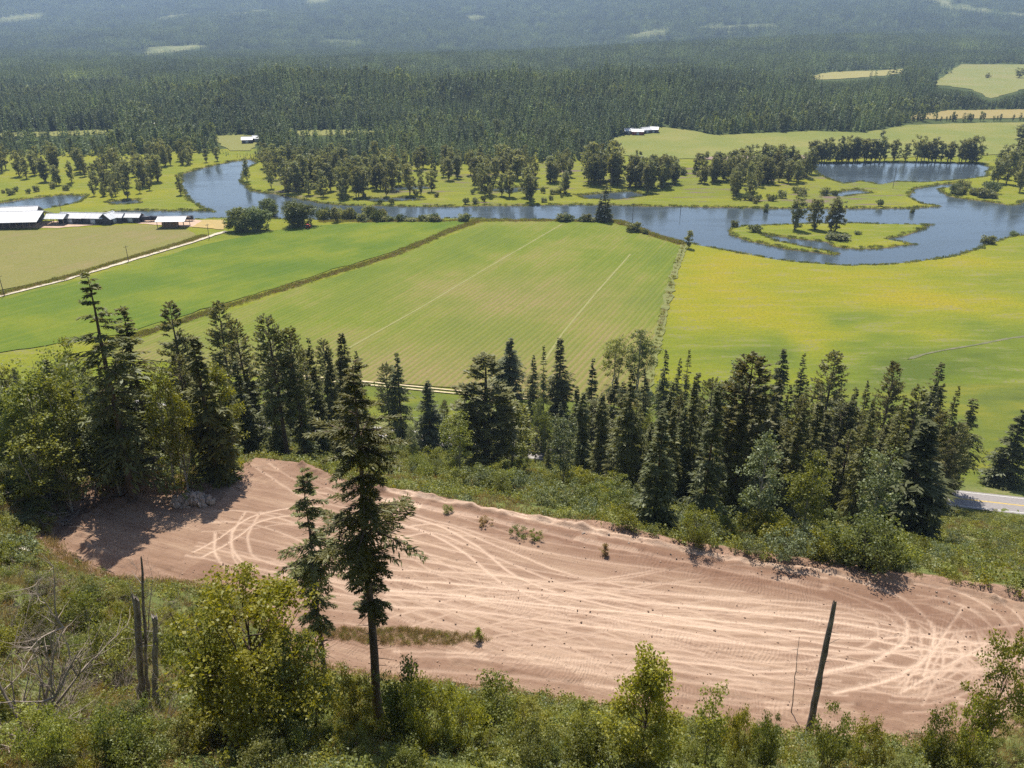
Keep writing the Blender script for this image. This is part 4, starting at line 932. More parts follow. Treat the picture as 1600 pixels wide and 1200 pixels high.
# dead wood
def snag(px_top, py_top, px_base, by, r0, label, name, mat, seed, top_r=0.6, parts=True):
    r = np.random.default_rng(seed); B = hit(px_base, by); v = (600 - py_top) / F
    q = B[1] * (v * cp_ - sp_) / (cp_ + v * sp_); dep = B[1] * cp_ - q * sp_; X = (px_top - 800) / F * dep
    top = np.array([X, B[1] + 0.2, q + CAMZ]) - B; n = 14
    uu = np.linspace(-0.05, 1, n)[:, None]; pth = top[None] * uu; pth[1:-1, :2] += r.normal(0, 0.03, (n - 2, 2)); L = np.linalg.norm(top)
    rd = r0 * (1 + (top_r - 1) * uu[:, 0]) * (1 + r.normal(0, 0.07, n)) * (1 + 0.5 * np.exp(-np.maximum(uu[:, 0], 0) * 14)); V, Q = tube(pth, rd, 12)
    V += unit(V - np.repeat(pth, 12, 0)) * (r.normal(0, r0 * 0.12, 12)[None, :].repeat(n, 0).reshape(-1, 1))
    V[-12:, 2] += r.uniform(-0.05, 0.4, 12) * (2.2 * r0 / 0.25)
    cap = np.vstack([V[-12:], V[-12:].mean(0) - np.array([[0, 0, 0.12]])])
    CV = cap; CQ = np.array([(i, (i + 1) % 12, 12, 12) for i in range(12)])
    root = empty(name, B, 0, label, 'dead tree')
    link('trunk', mesh_np('snag_trunk', V, Q, True), mat, root)
    tri = mesh_np('broken_top', CV, CQ[:, :3]); link('broken_top', tri, mat, root)
    for k in range(6):
        a = r.uniform(0, 6.28); p0 = top * r.uniform(0.4, 0.9); l = r.uniform(0.3, 1.1)
        V, Q = tube(np.stack([p0, p0 + np.array([math.cos(a) * l, math.sin(a) * l, 0.5 * l])]), [0.03, 0.008], 5)
        link('branch_stub', mesh_np('branch_stub', V, Q), mat, root)
    return root
snag(1303, 956, 1262, 1150, 0.30, 'leaning broken snag trunk with jagged top, bottom right of the pad', 'broken_snag', M['char'], 1, 0.62)
snag(211, 945, 222, 1095, 0.19, 'thicker left one of the twin broken grey trunks at the bottom left', 'broken_snag', M['char'], 2, 0.8)
snag(240, 972, 243, 1098, 0.16, 'shorter right one of the twin broken grey trunks at the bottom left', 'broken_snag', M['dead'], 3, 0.9)
snag(219, 880, 231, 1096, 0.10, 'thin dark dead pole standing between the twin broken trunks', 'dead_pole', M['char'], 4, 0.4)
snag(1250, 1000, 1236, 1120, 0.045, 'thin bare reddish sapling stem left of the leaning snag', 'bare_sapling', M['twig'], 5, 0.3)
def dead_bush(px, by, H, label, seed, spread, n1, r0, name='dead_shrub', n2=6, n3=4, mat='twig', cat='dead shrub'):
    B = hit(px, by); V, Q = bare(seed, H, spread, n1, n2, n3, r0)
    o = empty(name, B, 0, label, cat); link('branches', mesh_np(name, V, Q, True), M[mat], o); return o
dead_bush(42, 1165, 7.5, 'grey dead tree with many bare branches at the bottom left edge', 21, 0.55, 6, 0.11, 'dead_tree', 8, 6, 'twig', 'dead tree')
dead_bush(100, 1110, 4.6, 'tangle of bare branches right of the grey dead tree', 22, 0.9, 8, 0.04, n2=8, n3=5)
dead_bush(175, 1075, 4.0, 'bare twiggy shrub left of the twin broken trunks', 23, 0.8, 8, 0.03, n2=7, n3=5)
dead_bush(232, 1000, 6.5, 'tall bare thin twigs rising behind the twin broken trunks', 24, 0.28, 9, 0.03, n2=6, n3=4)
dead_bush(255, 1135, 3.2, 'bare twigs at the foot of the twin broken trunks', 25, 0.8, 9, 0.025, n2=6, n3=4)
dead_bush(20, 1020, 4.5, 'bare branched shrub high on the left edge', 26, 0.9, 8, 0.035, n2=7, n3=5)
dead_bush(60, 960, 3.6, 'bare shrub between the pale boulder and the dead tree', 27, 0.8, 8, 0.03, n2=7, n3=4)
dead_bush(135, 1010, 3.0, 'bare shrub in the straw-coloured patch at the left', 28, 0.9, 8, 0.025, n2=6, n3=4)
objs = []
for i, P in enumerate(scatter_px([(-20,900),(90,910),(200,930),(330,980),(260,1150),(-20,1190)], 16, 18, 1.5)):
    V, Q = bare(600 + i, random.uniform(1.6, 3.2), 0.9, 7, 6, 4, 0.022); o = empty('dead_shrub', P, 0, 'small bare twiggy shrub on the dry near slope at the left', 'dead shrub', 'bare shrubs on the left near slope'); link('branches', mesh_np('dead_shrub', V, Q, True), M['twig'], o); objs.append(o)
number_group(objs)
# brush heap and fallen stems at the left end of the pad
r_ = np.random.default_rng(31); B = hit(70, 806); root = empty('brush_heap', B, 0, 'heap of grey cut branches at the far left end of the pad', 'brush heap')
for k in range(46):
    a = r_.uniform(0, 6.28); c = np.array([r_.normal(0, 2.2), r_.normal(0, 1.0), abs(r_.normal(0.35, 0.3))]); l = r_.uniform(0.8, 2.4); d = np.array([math.cos(a), math.sin(a) * 0.6, r_.normal(0, 0.22)])
    c[2] += gz(B[0] + c[0], B[1] + c[1]) - B[2]
    V, Q = tube(np.stack([c - d * l, c + r_.normal(0, 0.06, 3), c + d * l]), [0.06, 0.045, 0.02], 5); link('branch', mesh_np('cut_branch', V, Q), M['twig'] if k % 3 else M['dead'], root)
for px, py, ex, ey, lab in ((196, 782, 205, 812, 'pale fallen stem leaning off the bank left of the rock pile'), (112, 783, 152, 779, 'grey log lying along the top of the left bank')):
    a = hit(px, py); b = hit(ex, ey); L = (b - a); n = 6; uu = np.linspace(0, 1, n)[:, None]; pth = L[None] * uu + np.array([0, 0, 0.25])
    o = link('fallen_log', mesh_np('fallen_log', *tube(pth, np.linspace(0.16, 0.07, n), 8), True), M['dead'], label=lab, category='log'); o.location = a
# rock pile
def rock_mesh(seed):
    r = np.random.default_rng(seed); n1, n2 = 6, 9; V = [(0, 0, -1)]
    for i in range(1, n1):
        p = math.pi * i / n1
        for j in range(n2): V.append((math.sin(p) * math.cos(j * 2 * math.pi / n2), math.sin(p) * math.sin(j * 2 * math.pi / n2), -math.cos(p)))
    V.append((0, 0, 1)); V = np.array(V)
    for _ in range(9):
        n = unit(r.normal(0, 1, 3)); d = r.uniform(0.55, 0.9); s = V @ n; V = V - np.maximum(0, s - d)[:, None] * n[None]
    V *= np.array([1.0, r.uniform(0.6, 0.95), r.uniform(0.45, 0.75)]); me = bpy.data.meshes.new('rock')
    Fs = [(0, 1 + (j + 1) % n2, 1 + j) for j in range(n2)]
    for i in range(n1 - 2):
        for j in range(n2): a = 1 + i * n2 + j; b = 1 + i * n2 + (j + 1) % n2; Fs.append((a, b, b + n2, a + n2))
    e = len(V) - 1; s0 = 1 + (n1 - 2) * n2
    Fs += [(s0 + j, s0 + (j + 1) % n2, e) for j in range(n2)]
    me.from_pydata([tuple(v) for v in V], [], Fs); me.materials.append(M['rock']); return me
ROCKS = [rock_mesh(i) for i in range(7)]
c = np.array(gp(300, 786, PADZ)); zb = float(pad_z(c[0], c[1])); root = empty('rock_pile', (c[0], c[1], zb), 0, 'heap of grey-brown rocks on the dirt pad below the dark fir', 'rock pile')
r_ = np.random.default_rng(41)
for k in range(95):
    a, d = r_.uniform(0, 6.28), r_.uniform(0, 1) ** 0.6; x, y = 2.7 * d * math.cos(a), 1.25 * d * math.sin(a); h = 1.25 * (1 - d ** 1.3) * r_.uniform(0.5, 1.0)
    o = bpy.data.objects.new('rock', ROCKS[k % 7]); C.objects.link(o); o.parent = root; s = r_.uniform(0.28, 0.6)
    o.location = (x, y, h + s * 0.3); o.rotation_euler = tuple(r_.uniform(0, 6.28, 3)); o.scale = (s, s, s)
rp = rock_mesh(99); rp.materials.clear(); rp.materials.append(M['pale_rock'])
P = hit(32, 860); o = link('boulder', rp, label='pale boulder lying in the green slope left of the pad', category='boulder'); o.location = P; o.scale = (1.1, 0.8, 0.7)
r_ = np.random.default_rng(43)
stones = []
for k in range(44):                                  # loose stones along the pad rim
    px = r_.uniform(130, 1580); i = np.interp(px, [84, 215, 382, 470, 640, 900, 1200, 1600], [838, 772, 745, 726, 770, 820, 882, 942]) + abs(r_.normal(0, 9)) + 3
    P = np.array(gp(px, i, PADZ)); s = r_.uniform(0.08, 0.2)
    o = bpy.data.objects.new('stone', ROCKS[k % 7]); C.objects.link(o); o.location = (P[0], P[1], float(pad_z(P[0], P[1])) + 0.05); o.scale = (s, s, s); o.rotation_euler = tuple(r_.uniform(0, 6, 3))
    o['label'] = 'small loose stone lying along the far rim of the dirt pad'; o['category'] = 'stone'; o['group'] = 'loose stones along the far pad rim'; stones.append(o)
number_group(stones)

# ------------------------------------------------------------------ river flats: cottonwoods, willows, bushes
def flat_tree(kind, px, ty, by, lab, grp=None, name='cottonwood_tree', wpx=None, cat='tree'):
    B = np.array([*gp(px, by, 0.0), 0.0]); B[2] = gz(B[0], B[1]); v = (600 - ty) / F
    q = B[1] * (v * cp_ - sp_) / (cp_ + v * sp_); dep = B[1] * cp_ - q * sp_
    return plant(kind, B, q + CAMZ - B[2], lab, cat, grp, name, wpx * dep / F if wpx else None)
for px, ty, by, w, lab in ((1242, 298, 359, 24, 'left of three dark cottonwoods on the grassy island'), (1272, 302, 358, 24, 'middle of three dark cottonwoods on the grassy island'), (1301, 307, 362, 31, 'right and broadest of three dark cottonwoods on the grassy island')):
    flat_tree('island_cottonwood', px, ty, by, lab, None, 'cottonwood_tree', w)
for px, ty, by, w, lab in ((376, 323, 361, 44, 'rounded willow at the end of the farm lane, left of three'), (404, 321, 360, 40, 'rounded willow at the end of the farm lane, second of three'), (420, 309, 335, 34, 'rounded willow behind the lane-end willows, by the water'), (467, 312, 353, 50, 'big round willow standing apart at the top of the green crop')):
    flat_tree('willow', px, ty, by, lab, None, 'willow_tree', w)
flat_tree('mid_conifer', 945, 287, 346, 'tall dark spruce alone on the near river bank', None, 'spruce_tree', 24)
flat_tree('mid_conifer', 936, 304, 346, 'smaller spruce leaning on the tall one at the near river bank', None, 'spruce_tree', 16)
flat_tree('cottonwood', 1076, 359, 388, 'small lone tree on the near bank where the meadow begins', None, 'small_tree', 14)
flat_tree('cottonwood', 525, 322, 347, 'small tree on the bank right of the big round willow', None, 'small_tree', 14)
flat_tree('cottonwood', 386, 246, 283, 'dark tree on the point where the river comes out of the woods', None, 'cottonwood_tree', 12)
flat_tree('cottonwood', 1378, 203, 217, 'lone dark tree in the far pasture', None, 'lone_tree', 9)
for px, ty, by, w, lab in ((1148, 343, 354, 13, 'small bush at the upstream tip of the island'), (1180, 350, 362, 24, 'round grey-green bush on the left of the island'), (1310, 363, 374, 36, 'low wide bush in the middle of the island'), (1340, 360, 366, 14, 'small bush right of the island middle'),
        (1544, 366, 380, 22, 'bush on the meadow bank at the right of the river bend'), (1585, 360, 366, 18, 'bush at the right edge of the meadow bank'), (990, 345, 362, 24, 'round bush at the foot of the riverside pole'), (1008, 357, 366, 12, 'small bush just right of the pole-side bush'),
        (1197, 315, 330, 8, 'small dark bush on the far bank opposite the island'), (1375, 310, 322, 12, 'little bush on the grassy point across the river'), (1425, 320, 331, 8, 'small dark bush in the water by the grassy spit')):
    flat_tree('bank_bush', px, ty, by, lab, None, 'bush', w, 'bush')
r_ = np.random.default_rng(61)
def hedge(n, fx_, fy_, hr, wr, lab, grp):
    out = []
    for k in range(n):
        px = fx_(); by = fy_(px); out.append(flat_tree('bank_bush', px, by - r_.uniform(*hr), by, lab, grp, 'bush', r_.uniform(*wr), 'bush'))
    number_group(out)
hedge(15, lambda: r_.uniform(565, 730), lambda x: 345.6, (5, 15), (10, 22), 'dark bush in the riverbank hedge above the green crop', 'bank bushes above the green crop')
hedge(11, lambda: r_.uniform(862, 927), lambda x: 346, (5, 14), (10, 20), 'dark bush in the riverbank hedge above the row crop', 'bank bushes above the row crop')
hedge(20, lambda: r_.uniform(500, 600), lambda x: r_.uniform(338, 345), (8, 22), (12, 22), 'grey-green bush on the bank right of the big willow', 'bank bushes right of the big willow')
hedge(18, lambda: r_.uniform(1488, 1566), lambda x: 310 - (x - 1566) ** 2 * 0.0004 - r_.uniform(0, 18), (8, 18), (14, 24), 'round silvery bush on the right bank point', 'silvery bushes on the right point')
def clump(poly, n, hpx, lab, grp, seed, kind='cottonwood', name='cottonwood_tree', wf=0.42, mind=2.0):
    r = np.random.default_rng(seed); P = np.array(poly, float); pts = []; tries = 0; objs = []
    while len(pts) < n and tries < n * 40:
        tries += 1; x = r.uniform(P[:, 0].min(), P[:, 0].max()); y = r.uniform(P[:, 1].min(), P[:, 1].max())
        if sdf(poly, np.array([x]), np.array([y]))[0] > 0: continue
        w = gp(x, y)
        if water_d(np.array([w[0]]), np.array([w[1]]))[0] < 2.5: continue
        if any(math.hypot(w[0] - a[0], w[1] - a[1]) < mind for a in pts): continue
        pts.append(w); h = r.uniform(*hpx) * 1.2; objs.append(flat_tree(kind, x, y - h, y, lab, grp, name, h * wf * r.uniform(0.8, 1.2)))
    number_group(objs)
for args in (
    ([(420,292),(470,286),(540,300),(540,318),(480,308),(430,300)], 22, (28, 48), 'cottonwood in the grove right of the upper river', 'cottonwoods right of the upper river', 71),
    ([(400,262),(520,262),(640,268),(640,290),(520,290),(410,284)], 60, (24, 40), 'cottonwood in the wide grove left of the open flats', 'cottonwoods left of the open flats', 72),
    ([(540,285),(640,290),(680,300),(660,310),(560,314)], 20, (24, 44), 'cottonwood standing in the left half of the open flats', 'cottonwoods in the left of the open flats', 73),
    ([(640,262),(780,262),(900,266),(900,278),(760,284),(650,282)], 50, (22, 36), 'cottonwood along the forest foot above the open flats', 'cottonwoods along the forest foot', 74),
    ([(720,290),(760,282),(830,292),(830,316),(790,316),(730,306)], 14, (20, 42), 'cottonwood in the middle clump of the open flats', 'cottonwoods in the middle clump', 75),
    ([(858,280),(890,278),(890,304),(862,304)], 7, (22, 36), 'cottonwood in the small clump left of the riverside spruce', 'cottonwoods left of the riverside spruce', 76),
    ([(918,280),(966,276),(970,292),(920,294)], 16, (38, 54), 'tall cottonwood in the dense clump behind the riverside spruce', 'cottonwoods behind the riverside spruce', 77),
    ([(978,286),(1040,284),(1042,300),(980,304)], 20, (32, 46), 'cottonwood in the block right of the riverside spruce', 'cottonwoods right of the riverside spruce', 78),
    ([(1048,272),(1100,270),(1104,290),(1050,300)], 9, (20, 32), 'cottonwood in the gap between the two grassland groves', 'cottonwoods in the gap between groves', 79),
    ([(1108,272),(1190,268),(1276,266),(1260,284),(1200,292),(1150,300),(1112,292)], 56, (26, 40), 'grey-green cottonwood in the large grove left of the back lake', 'cottonwoods left of the back lake', 80),
    ([(1131,300),(1175,298),(1175,312),(1138,314)], 6, (30, 40), 'cottonwood at the front of the large grove nearest the river', 'cottonwoods at the front of the large grove', 81),
    ([(1536,262),(1640,258),(1640,302),(1570,302),(1540,286)], 26, (30, 46), 'tall grey tree on the right bank behind the silvery bushes', 'trees on the right bank', 83),
    ([(0,262),(120,258),(250,268),(250,290),(190,300),(120,292),(0,284)], 52, (22, 38), 'cottonwood in the grove across the slough at the left', 'cottonwoods across the left slough', 84),
    ([(140,300),(250,296),(290,302),(280,312),(150,318)], 10, (14, 30), 'scattered small tree on the grass between slough and river', 'small trees between slough and river', 85),
    ([(200,248),(330,246),(360,250),(300,260),(200,264)], 22, (16, 30), 'tree of the wood where the river bends out of sight', 'trees at the upper river bend', 86),
): clump(*args)
clump([(1264,252.5),(1400,251),(1528,252.5),(1528,255),(1400,253.6),(1264,255.2)], 42, (22, 36), 'dark tree in the straight row behind the back lake', 'row of dark trees behind the back lake', 82, 'cottonwood', 'lakeside_tree', 0.5, 3.0)
clump([(1000,268),(1120,266),(1120,276),(1000,276)], 8, (6, 12), 'small bush on the far grass between the groves', 'small bushes between the groves', 87, 'bank_bush', 'bush', 1.1)
clump([(1150,306),(1260,298),(1310,300),(1300,318),(1180,322)], 14, (6, 12), 'round bush on the grassland in front of the large grove', 'bushes before the large grove', 88, 'bank_bush', 'bush', 1.1)
clump([(560,306),(900,300),(900,318),(560,320)], 16, (5, 10), 'small bush dotting the open flats', 'small bushes on the open flats', 89, 'bank_bush', 'bush', 1.1)
clump([(0,296),(120,290),(120,300),(0,308)], 12, (5, 9), 'low bush on the grass beyond the slough', 'low bushes beyond the slough', 90, 'bank_bush', 'bush', 1.1)

# hedge and scattered trees round the far pastures
objs = []
for k in range(30):
    px = r_.uniform(1412, 1640); P = hit(px, 189.5 + r_.uniform(-1, 1.5)); objs.append(plant('cottonwood', P, r_.uniform(6, 14), 'dark tree in the hedge under the far tan field', 'tree', 'trees in the hedge under the far tan field', 'hedge_tree'))
number_group(objs)
for px, by, h, lab in ((1543, 122, 11, 'lone round tree in the upper right pasture'), (1592, 122, 20, 'tree cut by the right edge in the upper pasture'), (1596, 218, 17, 'dark tree cut by the right edge of the far pasture')):
    plant('cottonwood', hit(px, by), h, lab, 'tree', None, 'lone_tree', h * 1.1)
# ------------------------------------------------------------------ distant forest and ground cover (uncountable masses)
HID = bpy.data.collections.new('prototypes')
def proto_obj(name, gens):
    ms = [mesh_np(name, *g_[0]) for g_ in gens]
    return ms
def scatter_stuff(name, pts, scl, protos, idx=None, label=None, category=None):
    """one object whose geometry nodes set small plant meshes on its points"""
    col = bpy.data.collections.new(name + '_kinds')
    for i, me_ in enumerate(protos):
        o = bpy.data.objects.new('%s_kind_%02d' % (name, i), me_); col.objects.link(o)
    n = len(pts); me = bpy.data.meshes.new(name); me.vertices.add(n); me.vertices.foreach_set('co', np.asarray(pts, np.float32).ravel())
    r = np.random.default_rng(n)
    attr(me, 'scl', scl)
    a = me.attributes.new('rot', 'FLOAT_VECTOR', 'POINT'); a.data.foreach_set('vector', np.column_stack([np.zeros(n), np.zeros(n), r.uniform(0, 6.28, n)]).astype(np.float32).ravel())
    a = me.attributes.new('pick', 'INT', 'POINT'); a.data.foreach_set('value', (r.integers(0, len(protos), n) if idx is None else idx).astype(np.int32))
    o = link(name, me, kind='stuff', label=label, category=category)
    ng = bpy.data.node_groups.new(name, 'GeometryNodeTree')
    ng.interface.new_socket('Geometry', in_out='INPUT', socket_type='NodeSocketGeometry'); ng.interface.new_socket('Geometry', in_out='OUTPUT', socket_type='NodeSocketGeometry')
    N = ng.nodes.new; L = ng.links.new
    gi, go = N('NodeGroupInput'), N('NodeGroupOutput'); ci = N('GeometryNodeCollectionInfo'); ci.inputs['Collection'].default_value = col; ci.inputs['Separate Children'].default_value = True; ci.inputs['Reset Children'].default_value = True
    ip = N('GeometryNodeInstanceOnPoints'); ip.inputs['Pick Instance'].default_value = True
    def named(nm, t):
        x = N('GeometryNodeInputNamedAttribute'); x.data_type = t; x.inputs[0].default_value = nm; return x.outputs[0]
    L(gi.outputs[0], ip.inputs['Points']); L(ci.outputs[0], ip.inputs['Instance']); L(named('pick', 'INT'), ip.inputs['Instance Index'])
    L(named('rot', 'FLOAT_VECTOR'), ip.inputs['Rotation']); L(named('scl', 'FLOAT'), ip.inputs['Scale']); L(ip.outputs[0], go.inputs[0])
    md = o.modifiers.new('scatter', 'NODES'); md.node_group = ng
    return o
far_kinds = []
for i in range(4):
    V, Q = conifer(400 + i, 22, 2.9, 0.02, 90, 4, 2.0, 1.0, 'spruce')[0]; m_ = mesh_np('far_conifer', V, Q); m_.materials.append(M['far_conifer']); far_kinds.append(m_)
V, Q = leafy(410, 17, 3.4, 1.0, 26, 260, 1.5, 1.6, 1, 0.3)[0]; m_ = mesh_np('far_leafy', V, Q); m_.materials.append(M['far_leafy']); far_kinds.append(m_)
patch_kinds = []
for i in range(4):
    rr_ = np.random.default_rng(420 + i); ps = []
    for k in range(16):
        V, Q = conifer(430 + i * 30 + k, rr_.uniform(15, 25), 3.2, 0.02, 26, 3, 3.0, 2.0, 'spruce')[0]; ps.append((V + np.array([rr_.uniform(-17, 17), rr_.uniform(-17, 17), -1]), Q))
    m_ = mesh_np('far_patch', *join(ps)); m_.materials.append(M['far_conifer']); patch_kinds.append(m_)
FOREST_EDGE = [(-500,246),(0,244),(170,244),(280,238),(335,240),(400,252),(500,258),(700,258),(900,252),(958,246),(960,214),(1035,198),(1082,204),(1115,211),(1270,204),(1350,207),(1420,194),(1500,191),(1720,189),(2100,188)]
ex = np.array([p[0] for p in FOREST_EDGE], float); ey = np.array([p[1] for p in FOREST_EDGE], float)
def forest_mask(X, Y, Z, pad_=3.0):
    px, py, dep = project(X, Y, Z)
    ok = py < np.interp(px, ex, ey)
    for k_, pl in FARP.items(): ok &= sdf(pl, X, Y) > pad_
    ok &= clear_cut(X, Y) < 0.35
    return ok
def fit_height(X, Y, Z, H):                          # trees in front of a clearing are the young, shorter ones of its edge
    s = np.zeros(X.shape)
    for sc in (0.22, 0.4, 0.6, 0.8, 1.0):
        free = np.ones(X.shape, bool)
        for f in (0.35, 0.7, 1.0):
            qx, qy, _ = project(X, Y, Z + H * sc * f)
            for pl in FAR_FIELDS.values(): free &= sdf(pl, qx, qy) > 0
        s = np.where(free, sc, s)
    return s
r_ = np.random.default_rng(77)
def jgrid(y0, y1, s, spread):
    X, Y = np.meshgrid(np.arange(-spread * y1 - 150, spread * y1 + 150, s), np.arange(y0, y1, s)); X = X.ravel() + r_.uniform(-.48, .48, X.size) * s; Y = Y.ravel() + r_.uniform(-.48, .48, Y.size) * s
    k = np.abs(X) < spread * Y + 150; return X[k], Y[k]
X, Y = jgrid(740, 1750, 6.6, 0.74); Z = ground_z(X, Y); k = forest_mask(X, Y, Z) & ((Y > 850) | (water_d(X, Y) > 4))
X, Y, Z = X[k], Y[k], Z[k]; pick = np.where(r_.uniform(0, 1, len(X)) + 1.2 * fbm(X / 110, Y / 110, 71, 3) > 1.0, 4, r_.integers(0, 4, len(X)))
scl = np.where(r_.uniform(0, 1, len(X)) < 0.12, 1.35, 1.0) * r_.uniform(0.45, 1.2, len(X)) * (0.92 + 0.5 * fbm(X / 60, Y / 60, 73, 2)); fh = fit_height(X, Y, Z, 24 * scl); scl = scl * fh; k = fh > 0.1; X, Y, Z, pick, scl = X[k], Y[k], Z[k], pick[k], scl[k]; print('FOREST near', len(X))
scatter_stuff('distant_forest', np.stack([X, Y, Z - 0.3], -1), scl, far_kinds, pick, 'dark conifer forest across the river behind the flats', 'forest')
X, Y = jgrid(1750, 4200, 31, 0.74); X2, Y2 = jgrid(4200, 8700, 44, 0.72); X = np.concatenate([X, X2]); Y = np.concatenate([Y, Y2]); Z = ground_z(X, Y); k = forest_mask(X, Y, Z, 16); X, Y, Z = X[k], Y[k], Z[k]; fh = fit_height(X, Y, Z, 22.0); k = fh > 0.3; X, Y, Z = X[k], Y[k], Z[k]
scatter_stuff('mountain_forest', np.stack([X, Y, Z - 0.5], -1), r_.uniform(0.85, 1.15, len(X)) * fh[k] * np.where(Y > 4200, 1.4, 1.0), patch_kinds, None, 'hazy forest covering the far mountain slopes', 'forest')
# ground cover
def tuft(seed, n, h, w, spread, mat):
    r = np.random.default_rng(seed); b = np.column_stack([r.normal(0, spread, n), r.normal(0, spread, n), np.zeros(n)]); ax = unit(np.column_stack([r.normal(0, .45, n), r.normal(0, .45, n), np.ones(n)]))
    V, Q = diamonds(b, ax, unit(np.cross(ax, r.normal(0, 1, (n, 3)))), h * r.uniform(.5, 1.2, n), np.full(n, w), 0.1); m_ = mesh_np('tuft', V, Q); m_.materials.append(M[mat]); return m_
def herb(seed, n, h, rx, ls, mat):
    V, Q = leafy(seed, h, rx, 0.02, 10, n, ls, 0.25, 1, 0.01)[0]; m_ = mesh_np('herb', V, Q); m_.materials.append(M[mat]); return m_
cover = [tuft(500, 26, 0.6, 0.05, 0.22, 'weed'), tuft(501, 26, 0.55, 0.045, 0.25, 'dry_weed'), herb(502, 90, 0.6, 0.45, 0.14, 'weed'), herb(503, 90, 0.8, 0.5, 0.15, 'leaf'), herb(504, 70, 0.5, 0.4, 0.13, 'leaf_pale'), herb(505, 80, 0.7, 0.4, 0.14, 'leaf_fresh')]
def cover_area(x0, x1, y0, y1, n, name, lab, smin, smax, dry, cond):
    X = r_.uniform(x0, x1, n); Y = r_.uniform(y0, y1, n); dp = sdf(PAD, X, Y); k = (dp > 0.25) & cond(X, Y, dp); X, Y = X[k], Y[k]; Z = ground_z(X, Y)
    dn = fbm(X / 9, Y / 9, 81, 3) + dry + 0.34 * sstep(-4, -22, X) * sstep(80, 60, Y) + r_.normal(0, .15, len(X)); pk = np.where(dn > 0.12, 1, r_.choice([0, 2, 3, 4, 5], len(X)))
    keep_ = fbm(X / 3, Y / 3, 83, 2) + r_.uniform(-.3, .6, len(X)) > -0.15
    scatter_stuff(name, np.stack([X, Y, Z - 0.03], -1)[keep_], r_.uniform(smin, smax, keep_.sum()), cover, pk[keep_], lab, 'ground cover')
front = lambda X, Y, dp: (nv[0] * X + nv[1] * Y < 82) & (np.abs(X) < 0.72 * Y + 14)
cover_area(-75, 75, 22, 95, 60000, 'foreground_weeds', 'weeds, grass and herbs on the near slope', 0.5, 1.25, -0.02, lambda X, Y, dp: (nv[0] * X + nv[1] * Y < 64) & (np.abs(X) < 0.8 * Y + 14))
cover_area(-160, 175, 45, 205, 60000, 'slope_weeds', 'weeds and low brush on the slope below the pad', 0.8, 2.0, -0.12, lambda X, Y, dp: (nv[0] * X + nv[1] * Y > 64) & (nv[0] * X + nv[1] * Y < 195) & (np.abs(X) < 0.85 * Y + 14))
# grassy strip left on the near part of the pad
strip = plane_poly([(470,990),(520,984),(600,986),(680,990),(735,996),(775,1004),(700,1012),(600,1012),(520,1006)], PADZ); P = np.array(strip)
X = r_.uniform(P[:, 0].min(), P[:, 0].max(), 1300); Y = r_.uniform(P[:, 1].min(), P[:, 1].max(), 1300); k = sdf(strip, X, Y) + 0.8 * fbm(X / 1.5, Y / 1.5, 91, 2) < 0; X, Y = X[k], Y[k]
scatter_stuff('grass_strip', np.stack([X, Y, pad_z(X, Y)], -1), r_.uniform(0.35, 0.7, len(X)), cover, np.where(r_.uniform(0, 1, len(X)) < 0.85, 1, 0), 'strip of tall yellowing grass left on the near side of the pad', 'grass')
# clods and small stones lying loose on the graded dirt
n_ = 22000; X = r_.uniform(-62, 75, n_); Y = r_.uniform(44, 112, n_); dp = sdf(PAD, X, Y); k = (dp < -0.4) & (r_.uniform(0, 1, n_) < 0.16 + 0.84 * np.exp(-((dp + 1.2) / 1.3) ** 2)); X, Y = X[k], Y[k]
m_clod = plain('dry_clods', (0.36, 0.25, 0.18), (0.22, 0.14, 0.1), 3.0); clods = []
for i in range(4):
    m_ = rock_mesh(700 + i); m_.materials.clear(); m_.materials.append(m_clod); clods.append(m_)
scatter_stuff('dirt_clods', np.stack([X, Y, pad_z(X, Y) + 0.02], -1), 0.04 + 0.1 * r_.uniform(0, 1, len(X)) ** 3, clods, None, 'loose clods and small stones scattered over the dirt pad', 'clods')
# tall-grass berms between the fields
berm = tuft(510, 40, 1.1, 0.16, 0.7, 'weed'); berm2 = tuft(511, 40, 0.8, 0.16, 0.7, 'dry_weed')
for nm, lab, px, wd, n in (('field_margin', 'tall grass margin between the green crop and the row crop', [(745,346.5),(700,362),(620,397),(500,434),(345,482),(240,517),(150,545)], 2.6, 2600), ('meadow_margin', 'pale grass margin between the row crop and the yellow meadow', [(1068,384),(1052,432),(1036,492),(1020,560),(1006,636)], 1.2, 140),
        ('lane_verge', 'tall grass verge along the farm lane', [(-60,478),(0,460),(100,435),(200,405),(290,379),(318,369)], 2.2, 2400), ('river_margin', 'grass margin along the near river bank', [(500,346),(740,345),(960,345.5),(985,353),(1010,364),(1068,382)], 3.0, 2600)):
    L = np.array([gp(*p) for p in px]); t = r_.uniform(0, len(L) - 1, n); i = t.astype(int).clip(0, len(L) - 2); f = (t - i)[:, None]; d = unit(L[i + 1] - L[i]); p = L[i] * (1 - f) + L[i + 1] * f + np.column_stack([-d[:, 1], d[:, 0]]) * r_.normal(0, wd / 2, n)[:, None]
    scatter_stuff(nm, np.column_stack([p, np.full(n, 0.2)]), r_.uniform(0.5, 1.2, n), [berm, berm2], (r_.uniform(0, 1, n) < 0.6).astype(int), lab, 'grass')

